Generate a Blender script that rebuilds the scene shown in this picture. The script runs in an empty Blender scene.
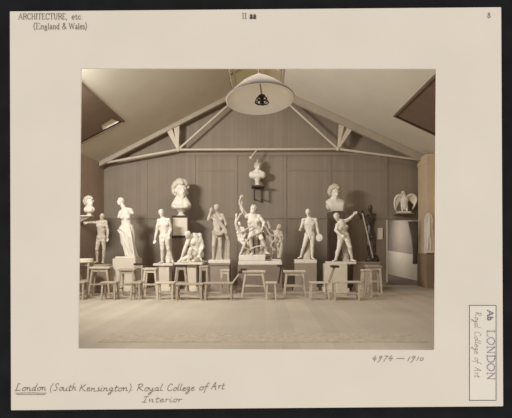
import bpy, bmesh, math, random
from mathutils import Vector, Matrix

random.seed(7)
C = bpy.context.scene.collection
SC = bpy.context.scene

# ------------------------------------------------------------------ camera, world, lights, exposure
F = 430.0          # focal length in pixels of the 512 px wide frame
VX, VY = 265.0, 245.0
DW = 15.0          # camera to back wall
EYE = 1.4
cam_d = bpy.data.cameras.new('camera'); cam = bpy.data.objects.new('camera', cam_d); C.objects.link(cam)
cam.location = (0, -DW, EYE); cam.rotation_euler = (math.pi/2, 0, 0)
cam_d.sensor_width = 36; cam_d.lens = F/512*36
cam_d.shift_x = (256-VX)/512; cam_d.shift_y = (VY-209)/512
cam_d.clip_end = 200
SC.camera = cam

w = bpy.data.worlds.new('world'); SC.world = w; w.use_nodes = True
w.node_tree.nodes['Background'].inputs['Color'].default_value = (1.0, 0.995, 0.985, 1)
w.node_tree.nodes['Background'].inputs['Strength'].default_value = 1.0

def area(name, loc, target, sx, sy, power, col=(.94, .975, 1)):
    l = bpy.data.lights.new(name, 'AREA'); l.shape = 'RECTANGLE'; l.size = sx; l.size_y = sy
    l.energy = power; l.color = col
    o = bpy.data.objects.new(name, l); C.objects.link(o); o.location = loc
    o.rotation_euler = (Vector(target)-Vector(loc)).to_track_quat('-Z', 'Y').to_euler()
    return o
# daylight of the open left-hand roof light and of the ridge light, then a passage fill
area('roof_light_daylight', (-5.06, -6.75, 4.33), (1.4, -0.6, 3.0), 1.5, 0.5, 510)
area('roof_daylight', (-0.2, -6.2, 6.35), (-0.2, -6.2, 0), 1.4, 4.5, 150)
area('passage_fill', (4.3, 4.0, 2.3), (6.2, 3.6, 0.8), 1.6, 0.8, 60)  # added unseen lamp that brightens the passage beyond the doorway

SC.view_settings.view_transform = 'Standard'
SC.view_settings.look = 'None'
SC.view_settings.exposure = 0.0
SC.view_settings.gamma = 1.0
SC.view_settings.use_curve_mapping = False

# ------------------------------------------------------------------ helpers
def P(px, py, d):
    return Vector(((px-VX)*d/F, d-DW, EYE+(VY-py)*d/F))
def X(px, d): return (px-VX)*d/F
def Z(py, d): return EYE+(VY-py)*d/F

def lin(c):
    return tuple(((v/255)/12.92 if v/255 <= .04045 else ((v/255+.055)/1.055)**2.4) for v in c)

def mat(name, rgb, rough=.75, var=.0, scale=6, bump=0.0, bscale=40, metal=0, spec=.25):
    m = bpy.data.materials.new(name); m.use_nodes = True
    nt = m.node_tree; b = nt.nodes['Principled BSDF']
    c = lin(rgb)
    b.inputs['Roughness'].default_value = rough
    b.inputs['Metallic'].default_value = metal
    b.inputs['Specular IOR Level'].default_value = spec
    tc = nt.nodes.new('ShaderNodeTexCoord')
    n = nt.nodes.new('ShaderNodeTexNoise'); n.inputs['Scale'].default_value = scale; n.inputs['Detail'].default_value = 5
    nt.links.new(tc.outputs['Object'], n.inputs['Vector'])
    r = nt.nodes.new('ShaderNodeValToRGB')
    r.color_ramp.elements[0].position = .3; r.color_ramp.elements[1].position = .7
    r.color_ramp.elements[0].color = tuple(max(0, v*(1-var)) for v in c)+(1,)
    r.color_ramp.elements[1].color = tuple(min(1, v*(1+var)) for v in c)+(1,)
    nt.links.new(n.outputs['Fac'], r.inputs['Fac'])
    nt.links.new(r.outputs['Color'], b.inputs['Base Color'])
    if bump:
        n2 = nt.nodes.new('ShaderNodeTexNoise'); n2.inputs['Scale'].default_value = bscale
        nt.links.new(tc.outputs['Object'], n2.inputs['Vector'])
        bp = nt.nodes.new('ShaderNodeBump'); bp.inputs['Strength'].default_value = bump; bp.inputs['Distance'].default_value = .02
        nt.links.new(n2.outputs['Fac'], bp.inputs['Height']); nt.links.new(bp.outputs['Normal'], b.inputs['Normal'])
    return m

def grooved(m, axis, pitch, width=.06, dark=.8):
    """thin groove lines every `pitch` metres along an axis, into colour and bump"""
    nt = m.node_tree; b = nt.nodes['Principled BSDF']
    tc = nt.nodes.new('ShaderNodeTexCoord'); sp = nt.nodes.new('ShaderNodeSeparateXYZ')
    nt.links.new(tc.outputs['Object'], sp.inputs[0])
    dv = nt.nodes.new('ShaderNodeMath'); dv.operation = 'DIVIDE'; dv.inputs[1].default_value = pitch
    nt.links.new(sp.outputs[axis], dv.inputs[0])
    fr = nt.nodes.new('ShaderNodeMath'); fr.operation = 'FRACT'; nt.links.new(dv.outputs[0], fr.inputs[0])
    lt = nt.nodes.new('ShaderNodeMath'); lt.operation = 'LESS_THAN'; lt.inputs[1].default_value = width
    nt.links.new(fr.outputs[0], lt.inputs[0])
    # every board its own slight tone
    fl = nt.nodes.new('ShaderNodeMath'); fl.operation = 'FLOOR'; nt.links.new(dv.outputs[0], fl.inputs[0])
    wn = nt.nodes.new('ShaderNodeTexWhiteNoise'); wn.noise_dimensions = '1D'; nt.links.new(fl.outputs[0], wn.inputs['W'])
    mr = nt.nodes.new('ShaderNodeMapRange'); mr.inputs['To Min'].default_value = .94; mr.inputs['To Max'].default_value = 1.05
    nt.links.new(wn.outputs['Value'], mr.inputs['Value'])
    src = b.inputs['Base Color'].links[0].from_socket
    m1 = nt.nodes.new('ShaderNodeMix'); m1.data_type = 'RGBA'; m1.blend_type = 'MULTIPLY'; m1.inputs[0].default_value = 1
    nt.links.new(src, m1.inputs[6]); nt.links.new(mr.outputs[0], m1.inputs[7])
    m2 = nt.nodes.new('ShaderNodeMix'); m2.data_type = 'RGBA'; m2.blend_type = 'MULTIPLY'
    nt.links.new(lt.outputs[0], m2.inputs[0]); nt.links.new(m1.outputs[2], m2.inputs[6])
    m2.inputs[7].default_value = (dark, dark, dark, 1)
    nt.links.new(m2.outputs[2], b.inputs['Base Color'])
    return m

M = dict(
    plaster=mat('plaster', (226, 214, 196), .7, .06, 7, .15, 60),
    plaster_old=mat('aged_plaster', (196, 182, 163), .75, .14, 9, .25, 50),
    plaster_grey=mat('grey_plaster', (184, 169, 150), .75, .10, 9, .2, 50),
    flayed=mat('stained_plaster', (186, 170, 150), .7, .3, 16, .3, 40),
    rafter=mat('rafter_paint', (172, 157, 137), .7, .06, 4),
    hair=mat('plaster_hair', (208, 194, 173), .8, .12, 14, .3, 60),
    bronze=mat('dark_bronze', (66, 53, 45), .36, .25, 10, .2, 60, 0, .6),
    ped_white=mat('whitewashed_pedestal', (222, 207, 184), .8, .06, 3),
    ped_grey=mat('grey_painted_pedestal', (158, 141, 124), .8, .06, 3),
    ped_dark=mat('brown_painted_pedestal', (98, 80, 68), .8, .08, 3),
    ped_mid=mat('dull_pedestal', (138, 120, 104), .8, .08, 3),
    wood=mat('pale_bare_wood', (198, 182, 159), .7, .10, 12, .1, 60),
    wood2=mat('worn_wood', (172, 155, 134), .7, .14, 12, .1, 60),
    wood_dark=mat('dark_wood', (70, 55, 46), .6, .15, 10),
    iron=mat('dark_iron', (60, 48, 40), .5, .1, 10, metal=.3),
    enamel=mat('pale_enamel', (246, 235, 216), .5, .03, 4),
    paint_light=mat('pale_paint', (206, 190, 166), .7, .05, 5),
    card=mat('mount_card', (221, 209, 193), .95, .025, 1.1, spec=0),
    label=mat('label_paper', (226, 216, 200), .95, .02, 2, spec=0),
    ink=mat('brown_ink', (126, 112, 98), .9, .25, 30, spec=0),
    print_ink=mat('printing_ink', (120, 109, 96), .9, .25, 30, spec=0),
    violet=mat('violet_ink', (138, 122, 146), .9, .3, 30, spec=0),
    black=mat('black_ink', (84, 76, 68), .9, .1, 30, spec=0),
    backdrop=mat('black_backdrop', (34, 33, 34), 1, .15, 3, spec=0),
    wall=mat('brown_wall_paint', (146, 130, 112), .8, .05, 1.5),
    frame=mat('wall_batten', (146, 130, 112), .8, .05, 1.5),
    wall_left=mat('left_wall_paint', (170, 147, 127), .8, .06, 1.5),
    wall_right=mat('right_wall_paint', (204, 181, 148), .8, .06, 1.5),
    dado=mat('brown_dado', (146, 121, 96), .8, .06, 2),
    ceil=mat('ceiling_distemper', (214, 203, 183), .9, .05, .9),
    floor=mat('floor_boards', (184, 169, 148), .8, .08, .8, .05, 3),
    floor_shaded=mat('shaded_passage_floor', (104, 82, 64), .8, .08, 2),  # shade on the passage floor is put into this darker colour
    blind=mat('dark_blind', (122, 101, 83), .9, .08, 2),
    cloth=mat('grey_cloth', (112, 96, 84), .9, .1, 6),
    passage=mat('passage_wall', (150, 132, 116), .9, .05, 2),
    paper=mat('white_paper', (226, 213, 192), .9, .03, 5),
)
grooved(M['wall'], 0, .155, .07, .86)
grooved(M['wall_left'], 1, .155, .07, .86)
grooved(M['floor'], 0, .24, .03, .90)

# obscured roof glass
g = bpy.data.materials.new('obscured_glass'); g.use_nodes = True
nt = g.node_tree; nt.nodes.clear()
out = nt.nodes.new('ShaderNodeOutputMaterial'); tr = nt.nodes.new('ShaderNodeBsdfTranslucent'); df = nt.nodes.new('ShaderNodeBsdfDiffuse')
tr.inputs['Color'].default_value = lin((206, 194, 166))+(1,); df.inputs['Color'].default_value = lin((190, 178, 150))+(1,)
mx = nt.nodes.new('ShaderNodeMixShader'); mx.inputs[0].default_value = .3
nz = nt.nodes.new('ShaderNodeTexNoise'); nz.inputs['Scale'].default_value = 2
cr = nt.nodes.new('ShaderNodeMapRange'); cr.inputs['To Min'].default_value = .2; cr.inputs['To Max'].default_value = .4
nt.links.new(nz.outputs['Fac'], cr.inputs['Value']); nt.links.new(cr.outputs[0], mx.inputs[0])
nt.links.new(tr.outputs[0], mx.inputs[1]); nt.links.new(df.outputs[0], mx.inputs[2]); nt.links.new(mx.outputs[0], out.inputs[0])
M['glass'] = g

def link_mesh(name, me, m, parent=None):
    o = bpy.data.objects.new(name, me); C.objects.link(o)
    me.materials.clear(); me.materials.append(m)
    if parent is not None: o.parent = parent
    return o

def world_loc(o):
    v = Vector((0, 0, 0))
    while o is not None:
        v += o.location; o = o.parent
    return v

def obj(name, bm, m, parent=None, smooth=False, bevel=0):
    """bm holds world coordinates; parents are unrotated"""
    bmesh.ops.recalc_face_normals(bm, faces=bm.faces)
    me = bpy.data.meshes.new(name)
    off = world_loc(parent) if parent is not None else Vector((0, 0, 0))
    if off.length: bmesh.ops.translate(bm, verts=bm.verts, vec=-off)
    bm.to_mesh(me); bm.free()
    if smooth:
        for p in me.polygons: p.use_smooth = True
    o = link_mesh(name, me, m, parent)
    if bevel:
        md = o.modifiers.new('bevel', 'BEVEL'); md.width = bevel; md.segments = 2; md.limit_method = 'ANGLE'
    return o

def blob(name, bm, m, parent=None, voxel=.012, it=4, fac=.5, zmin=.012):
    """fuse overlapping shapes into one continuous surface"""
    off = world_loc(parent) if parent is not None else Vector((0, 0, 0))
    bmesh.ops.recalc_face_normals(bm, faces=bm.faces)
    if off.length: bmesh.ops.translate(bm, verts=bm.verts, vec=-off)
    me = bpy.data.meshes.new('t'); bm.to_mesh(me); bm.free()
    o = bpy.data.objects.new('t', me); C.objects.link(o)
    r = o.modifiers.new('r', 'REMESH'); r.mode = 'VOXEL'; r.voxel_size = voxel
    if it:
        s = o.modifiers.new('s', 'SMOOTH'); s.factor = fac; s.iterations = it
    dg = bpy.context.evaluated_depsgraph_get()
    me2 = bpy.data.meshes.new_from_object(o.evaluated_get(dg))
    me2.name = name
    if parent is not None and parent.type == 'EMPTY' and name in ('figure', 'drapery', 'cloth', 'rock', 'tree_support'):
        for v in me2.vertices: v.co.z = max(v.co.z, zmin)
    bpy.data.objects.remove(o); bpy.data.meshes.remove(me)
    for p in me2.polygons: p.use_smooth = True
    return link_mesh(name, me2, m, parent)

def thing(name, label, cat, loc, group=None):
    o = bpy.data.objects.new(name, None); C.objects.link(o); o.location = loc; o.empty_display_size = .1
    return tag(o, label, cat, group)
def tag(o, label, cat, group=None):
    o['label'] = label; o['category'] = cat
    if group: o['group'] = group
    return o
def struct(name, bm, m, **k):
    o = obj(name, bm, m, **k); o['kind'] = 'structure'; return o

def box(bm, lo, hi):
    x0, y0, z0 = lo; x1, y1, z1 = hi
    v = [bm.verts.new(p) for p in ((x0,y0,z0),(x1,y0,z0),(x1,y1,z0),(x0,y1,z0),(x0,y0,z1),(x1,y0,z1),(x1,y1,z1),(x0,y1,z1))]
    for f in ((0,3,2,1),(4,5,6,7),(0,1,5,4),(1,2,6,5),(2,3,7,6),(3,0,4,7)): bm.faces.new([v[i] for i in f])
    return v
def prism(bm, bot, top):
    """frustum from two equal loops of points"""
    a = [bm.verts.new(p) for p in bot]; b = [bm.verts.new(p) for p in top]; n = len(a)
    bm.faces.new(a[::-1]); bm.faces.new(b)
    for i in range(n): bm.faces.new((a[i], a[(i+1) % n], b[(i+1) % n], b[i]))
def bar(bm, a, b, wa, wb=None, ta=None, tb=None, up=None):
    """square bar from a to b, width w and thickness t at either end"""
    a = Vector(a); b = Vector(b); wb = wa if wb is None else wb; ta = wa if ta is None else ta; tb = ta if tb is None else tb
    d = (b-a).normalized(); r = Vector(up) if up else (Vector((0, 1, 0)) if abs(d.y) < .9 else Vector((0, 0, 1)))
    s = d.cross(r).normalized(); t = s.cross(d).normalized()
    L = lambda c, w_, t_: [c+s*w_/2*i+t*t_/2*j for i, j in ((-1,-1),(1,-1),(1,1),(-1,1))]
    prism(bm, L(a, wa, ta), L(b, wb, tb))
def cap(bm, a, b, ra, rb=None, flat=None, k=1.0, n=10):
    """tapered capsule; optional flattening by k along vector flat"""
    a = Vector(a); b = Vector(b); rb = ra if rb is None else rb
    d = b-a
    if d.length < 1e-6: d = Vector((0, 0, 1e-4)); b = a+d
    d.normalize()
    r = Vector(flat).normalized() if flat is not None else (Vector((0, 1, 0)) if abs(d.y) < .9 else Vector((1, 0, 0)))
    t = (r-d*r.dot(d))
    if t.length < 1e-4: t = d.orthogonal()
    t.normalize(); s = d.cross(t)
    kk = k if flat is not None else 1
    rings = []
    for c, rr, angs in ((a, ra, (-60, -30, 0)), (b, rb, (0, 30, 60))):
        for g_ in angs:
            q = math.radians(g_)
            rings.append([bm.verts.new(c+d*rr*math.sin(q)+(s*math.cos(2*math.pi*i/n)+t*kk*math.sin(2*math.pi*i/n))*rr*math.cos(q)) for i in range(n)])
    p0 = bm.verts.new(a-d*ra); p1 = bm.verts.new(b+d*rb)
    for i in range(n):
        j = (i+1) % n
        bm.faces.new((p0, rings[0][j], rings[0][i]))
        for u, v in zip(rings, rings[1:]): bm.faces.new((u[i], u[j], v[j], v[i]))
        bm.faces.new((rings[-1][i], rings[-1][j], p1))
def ell(bm, c, ax, ay, az, n=12, m=8):
    c = Vector(c); ax = Vector(ax); ay = Vector(ay); az = Vector(az)
    rows = []
    for j in range(1, m):
        t = math.pi*j/m
        rows.append([bm.verts.new(c-az*math.cos(t)+(ax*math.cos(2*math.pi*i/n)+ay*math.sin(2*math.pi*i/n))*math.sin(t)) for i in range(n)])
    b0 = bm.verts.new(c-az); b1 = bm.verts.new(c+az)
    for i in range(n):
        j = (i+1) % n
        bm.faces.new((b0, rows[0][j], rows[0][i]))
        for u, v in zip(rows, rows[1:]): bm.faces.new((u[i], u[j], v[j], v[i]))
        bm.faces.new((rows[-1][i], rows[-1][j], b1))
def ball(bm, c, r, n=10): ell(bm, c, (r,0,0), (0,r,0), (0,0,r), n, 7)
def lathe(bm, c, prof, n=24, sx=1, sy=1):
    """closed turned shape: prof = [(radius, z)...] bottom to top about c"""
    c = Vector(c)
    rows = [[bm.verts.new(c+Vector((r*sx*math.cos(2*math.pi*i/n), r*sy*math.sin(2*math.pi*i/n), z))) for i in range(n)] for r, z in prof]
    for u, v in zip(rows, rows[1:]):
        for i in range(n): bm.faces.new((u[i], u[(i+1) % n], v[(i+1) % n], v[i]))
    bm.faces.new(rows[0][::-1]); bm.faces.new(rows[-1])
def loft(bm, rows):
    rows = [[bm.verts.new(p) for p in r] for r in rows]; n = len(rows[0])
    for u, v in zip(rows, rows[1:]):
        for i in range(n): bm.faces.new((u[i], u[(i+1) % n], v[(i+1) % n], v[i]))
    bm.faces.new(rows[0][::-1]); bm.faces.new(rows[-1])
def tube(bm, pts, r, n=8, r_end=None):
    pts = [Vector(p) for p in pts]; rows = []
    for i, p in enumerate(pts):
        d = (pts[min(i+1, len(pts)-1)]-pts[max(i-1, 0)]).normalized()
        t = Vector((0, 1, 0)) if abs(d.y) < .9 else Vector((0, 0, 1))
        s = d.cross(t).normalized(); t = s.cross(d)
        rr = r if r_end is None else r+(r_end-r)*i/(len(pts)-1)
        rows.append([p+(s*math.cos(2*math.pi*k/n)+t*math.sin(2*math.pi*k/n))*rr for k in range(n)])
    loft(bm, rows)
def crom(pts, m=6):
    pts = [Vector(p) for p in pts]
    if len(pts) < 3: return pts
    q = [pts[0]]+pts+[pts[-1]]; r = []
    for i in range(1, len(q)-2):
        a, b, c, d = q[i-1:i+3]
        for k in range(m):
            t = k/m
            r.append(.5*((2*b)+(c-a)*t+(2*a-5*b+4*c-d)*t*t+(3*b-a-3*c+d)*t**3))
    r.append(pts[-1]); return r
BM = bmesh.new

# ------------------------------------------------------------------ room shell
XL, XR = -5.62, 5.51
ZL, ZR = 4.20, 4.37            # eaves
XRI, ZRI = -0.2, 7.0           # ridge
YF = -9.28                     # front of the room, just behind the mount
def roofz(x):
    return ZRI-(XRI-x)*(ZRI-ZL)/(XRI-XL) if x < XRI else ZRI-(x-XRI)*(ZRI-ZR)/(XR-XRI)

bm = BM(); box(bm, (XL-.2, YF, -.25), (XR+.2, 0, 0))
struct('floor', bm, M['floor'])
bm = BM(); box(bm, (4.0, 0, -.25), (7.6, 8.2, 0)); struct('floor_passage', bm, M['floor_shaded'])

# back wall with the doorway on the right
DX0, DX1, DZ = X(386.5, 15), X(420.5, 15), Z(220, 15)
bm = BM()
T = .18
box(bm, (XL-.2, 0, -.2), (DX0, T, ZL)); box(bm, (DX1, 0, -.2), (XR+.2, T, ZL)); box(bm, (DX0, 0, DZ), (DX1, T, ZL))
g0 = [(XL-.2, 0, ZL), (XR+.2, 0, ZL), (XR+.2, 0, ZR), (XRI, 0, ZRI+.03), (XL-.2, 0, ZL+.01)]
prism(bm, g0, [(x, T, z) for x, y, z in g0])
struct('wall_back', bm, M['wall'])
# battens and rails nailed on the boards
bm = BM()
def vb(px, y0, y1, wpx=2.2, t=.022): box(bm, (X(px-wpx/2, 15), -t, Z(y1, 15)), (X(px+wpx/2, 15), 0, Z(y0, 15)))
def hb(py, x0, x1, hpx=2.2, t=.022): box(bm, (X(x0, 15), -t, Z(py+hpx/2, 15)), (X(x1, 15), 0, Z(py-hpx/2, 15)))
hb(153.5, 108, 423, 3.6, .03)
hb(217.5, 104.5, 423, 2.2, .03)
for x in (146, 194, 236, 285, 330, 386): vb(x, 155.3, 216.4, 3.0)
for a, b in ((195.5, 234.5), (286.5, 328.5), (331.5, 384.5)): hb(170, a, b, 1.6)
for x in (146, 194, 236, 285, 330): vb(x, 218.6, 284.5, 3.0)
hb(283.6, 104.5, 386, 4.5, .035)
struct('trim_1', bm, M['frame'])

# side walls
bm = BM()
wy0, wy1, wz0, wz1 = -8.4, -5.0, 2.1, 4.0
box(bm, (XL-.2, YF, -.2), (XL, wy0, ZL)); box(bm, (XL-.2, wy1, -.2), (XL, 0, ZL))
box(bm, (XL-.2, wy0, -.2), (XL, wy1, wz0)); box(bm, (XL-.2, wy0, wz1), (XL, wy1, ZL))
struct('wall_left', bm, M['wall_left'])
bm = BM()
box(bm, (XL-.14, wy0, wz0), (XL-.11, wy1, wz1)); 
wn = struct('window_1', bm, M['glass'])
bm = BM()
for i in range(6): y = wy0+(wy1-wy0)*i/5; box(bm, (XL-.1, y-.03, wz0), (XL-.03, y+.03, wz1))
for z in (wz0, (wz0+wz1)/2, wz1): box(bm, (XL-.1, wy0, z-.03), (XL-.03, wy1, z+.03))
obj('window_frame', bm, M['paint_light'], wn)
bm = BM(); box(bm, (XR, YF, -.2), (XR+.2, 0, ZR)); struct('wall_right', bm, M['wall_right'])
bm = BM(); box(bm, (XR-.03, YF, 0), (XR, -1.13, Z(253, 13.9))); struct('trim_2', bm, M['dado'])
# pier under the truss end on the right
bm = BM(); box(bm, (XR-.27, -1.1, 1.12), (XR, -.28, ZR-.02)); box(bm, (XR-.29, -1.12, 4.05), (XR, -.26, 4.16)); struct('trim_3', bm, M['wall_right'])
bm = BM(); box(bm, (XR-.29, -1.12, 0), (XR, -.26, 1.12)); struct('trim_4', bm, M['dado'])

# ceiling: two slopes with the roof-light openings
def slope(bm, xs, ys, holes):
    for i in range(len(xs)-1):
        for j in range(len(ys)-1):
            cx, cy = (xs[i]+xs[i+1])/2, (ys[j]+ys[j+1])/2
            if any(a < cx < b and c < cy < d for a, b, c, d in holes): continue
            q = [(xs[i], ys[j]), (xs[i+1], ys[j]), (xs[i+1], ys[j+1]), (xs[i], ys[j+1])]
            prism(bm, [(x, y, roofz(x)) for x, y in q], [(x, y, roofz(x)+.1) for x, y in q])
LX0, LX1, LY1 = -5.42, -4.12, -2.55       # left roof light
RX0, RX1, RY1 = 3.80, 5.20, -2.45         # right roof light
SY0 = -7.6
KX0, KX1, KY0, KY1 = -1.1, .6, -8.6, -.62 # ridge light
bm = BM()
slope(bm, [XL-.2, LX0, LX1, KX0, XRI], [YF, KY0, SY0, LY1, KY1, 0], [(LX0, LX1, SY0, LY1), (KX0, XRI, KY0, KY1)])
slope(bm, [XRI, KX1, RX0, RX1, XR+.2], [YF, KY0, SY0, RY1, KY1, 0], [(RX0, RX1, SY0, RY1), (XRI, KX1, KY0, KY1)])
struct('ceiling', bm, M['ceil'])
# side roof lights, their blinds drawn
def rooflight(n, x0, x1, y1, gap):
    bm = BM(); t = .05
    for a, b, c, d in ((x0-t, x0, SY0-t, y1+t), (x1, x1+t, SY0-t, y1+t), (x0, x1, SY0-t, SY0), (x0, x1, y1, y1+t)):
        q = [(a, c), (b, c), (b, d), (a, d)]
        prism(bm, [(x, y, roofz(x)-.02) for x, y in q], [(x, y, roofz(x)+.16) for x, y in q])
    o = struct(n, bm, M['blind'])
    bm = BM(); q = [(x0, y1-.012), (x1, y1-.012), (x1, y1-.002), (x0, y1-.002)]
    prism(bm, [(x, y, roofz(x)+.045) for x, y in q], [(x, y, roofz(x)+.125) for x, y in q]); obj('reveal', bm, M['enamel'], o)
    bm = BM(); q = [(x0, SY0), (x1, SY0), (x1, y1), (x0, y1)]
    prism(bm, [(x, y, roofz(x)+.13) for x, y in q], [(x, y, roofz(x)+.14) for x, y in q]); obj('pane', bm, M['glass'], o)
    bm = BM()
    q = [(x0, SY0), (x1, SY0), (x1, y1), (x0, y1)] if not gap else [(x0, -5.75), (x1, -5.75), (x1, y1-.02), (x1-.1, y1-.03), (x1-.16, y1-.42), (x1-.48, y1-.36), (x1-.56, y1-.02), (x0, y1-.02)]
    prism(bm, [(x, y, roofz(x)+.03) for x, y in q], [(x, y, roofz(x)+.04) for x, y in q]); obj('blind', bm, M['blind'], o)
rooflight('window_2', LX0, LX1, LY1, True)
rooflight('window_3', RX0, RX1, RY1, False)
# ridge light: obscured panes between glazing bars
bm = BM()
for x0, x1 in ((KX0, XRI), (XRI, KX1)):
    q = [(x0, KY0), (x1, KY0), (x1, KY1), (x0, KY1)]
    prism(bm, [(x, y, roofz(x)+.08) for x, y in q], [(x, y, roofz(x)+.09) for x, y in q])
kw = struct('window_4', bm, M['glass'])
bm = BM()
for x in (KX0+.04, KX0+.16, KX1-.04, KX1-.14):
    bar(bm, (x, KY0, roofz(x)+.02), (x, KY1, roofz(x)+.02), .05, .05, .07, .07)
for y in (-7.8, -6.6, -5.4, -4.2, -3.0, -1.85, -.64):
    for x0, x1 in ((KX0, XRI), (XRI, KX1)):
        bar(bm, (x0, y, roofz(x0)+.04), (x1, y, roofz(x1)+.04), .05, .05, .05, .05)
obj('glazing_bar', bm, M['paint_light'], kw)
bm = BM(); box(bm, (XRI-.11, YF, ZRI-.2), (XRI+.2, -.02, ZRI+.06)); struct('trim_5', bm, M['wall_right'])

# passage seen through the doorway
bm = BM()
pa, pb = (X(386, 22)-.25, 22.8-DW), (X(421, 16.6), 16.6-DW)
def wallseg(bm, a, b, z0, z1, t=.1):
    d = Vector((b[0]-a[0], b[1]-a[1], 0)).normalized(); nn = Vector((-d.y, d.x, 0))*t
    lo = [Vector((a[0], a[1], z0)), Vector((b[0], b[1], z0)), Vector((b[0], b[1], z0))-nn, Vector((a[0], a[1], z0))-nn]
    prism(bm, lo, [p+Vector((0, 0, z1-z0)) for p in lo])
q = [Vector((pa[0], pa[1], 0)), Vector((pb[0], pb[1], 0)), Vector((pb[0]+.1, pb[1], 0)), Vector((pa[0]+.1, pa[1], 0))]
prism(bm, q, [v+Vector((0, 0, 2.9)) for v in q])
box(bm, (4.0, pa[1], 0), (7.6, pa[1]+.1, 2.9)); box(bm, (4.0, T, 0), (4.1, pa[1], 2.9)); box(bm, (4.0, T, 2.8), (7.6, pa[1], 2.9)); box(bm, (DX1+.12, T, 0), (7.6, T+.1, 2.9))
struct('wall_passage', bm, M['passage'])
bm = BM()
d = Vector((pb[0]-pa[0], pb[1]-pa[1], 0)).normalized(); nn = Vector((d.y, -d.x, 0))
if nn.x > 0: nn = -nn
A = Vector((pa[0], pa[1], 0))+nn*.005; Bq = Vector((pb[0], pb[1], 0))+nn*.005
prism(bm, [A, Bq, Bq+nn*.04, A+nn*.04], [A+Vector((0,0,1.2)), Bq+Vector((0,0,.98)), Bq+nn*.04+Vector((0,0,.98)), A+nn*.04+Vector((0,0,1.2))])
struct('trim_6', bm, M['paint_light'])
# doorway lining
bm = BM()
box(bm, (DX0-.05, -.03, 0), (DX0+.02, T, DZ+.02)); box(bm, (DX1-.02, -.025, 0), (DX1+.05, T, DZ+.02))
struct('door_1', bm, M['wall'])
bm = BM(); box(bm, (DX0-.02, -.045, .1), (DX0+.03, -.03, DZ)); struct('trim_7', bm, M['paint_light'])
# gathered curtain at the right jamb
bm = BM(); rows = []
for k in range(13):
    t = k/12; y = 221.5+(264-221.5)*t
    wd = (1-.55*math.sin(math.pi*min(1, t*1.1)*.5))*.36 if t < .75 else .17+.04*(t-.75)
    xr = DX1-.04-.02*t; n = 28; row = []
    for i in range(n):
        q = 2*math.pi*i/n
        u = math.cos(q); fold = .012*math.sin(9*q+2*t)
        row.append(Vector((xr-wd/2+wd/2*u, .10+(.035+fold)*math.sin(q)+fold, Z(y, 15.1))))
    rows.append(row)
loft(bm, rows[::-1])
tag(obj('curtain', bm, M['cloth'], smooth=True), 'grey curtain gathered against the right side of the doorway', 'curtain')

# ------------------------------------------------------------------ mount board and the dark wall it hangs on
DM = 5.6
def CP(px, py, off=0.0):
    p = P(px, py, DM); p.y -= off; return p
def ring(bm, outer, inner, t):
    n = len(outer)
    vs = []
    for off in (0, t):
        vs.append([[bm.verts.new(p+Vector((0, off, 0))) for p in loop] for loop in (outer, inner)])
    for i in range(n):
        j = (i+1) % n
        (o0, i0), (o1, i1) = vs
        bm.faces.new((o0[i], o0[j], i0[j], i0[i])); bm.faces.new((o1[j], o1[i], i1[i], i1[j]))
        bm.faces.new((o0[j], o0[i], o1[i], o1[j])); bm.faces.new((i0[i], i0[j], i1[j], i1[i]))
bm = BM()
inn = [CP(81.2, 68.4), CP(436.3, 68.8), CP(434.6, 350.3), CP(78.3, 348.8)]
outq = [CP(9.4, 11.0), CP(501.6, 6.8), CP(503.6, 406.6), CP(10.6, 410.6)]
ring(bm, outq, inn, .03)
mount = obj('mount_board', bm, M['card'], bevel=.012)
tag(mount, 'large cream card mount with handwritten title around the hall view', 'mount')
bm = BM()
e = .06
ring(bm, [Vector((-7.5, -DW+DM+.03, -3.2)), Vector((-7.5, -DW+DM+.03, 7.6)), Vector((7.5, -DW+DM+.03, 7.6)), Vector((7.5, -DW+DM+.03, -3.2))],
     [inn[3]+Vector((-e, .03, -e)), inn[0]+Vector((-e, .03, e)), inn[1]+Vector((e, .03, e)), inn[2]+Vector((e, .03, -e))], .07)
struct('wall_front', bm, M['backdrop'])

def ink(name, polys, m, r=.0042, parent=mount):
    bm = BM()
    for pl in polys:
        if len(pl) == 1: ball(bm, pl[0], r*1.3, 6)
        else: tube(bm, pl, r, 5)
    return obj(name, bm, m, parent)

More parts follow.
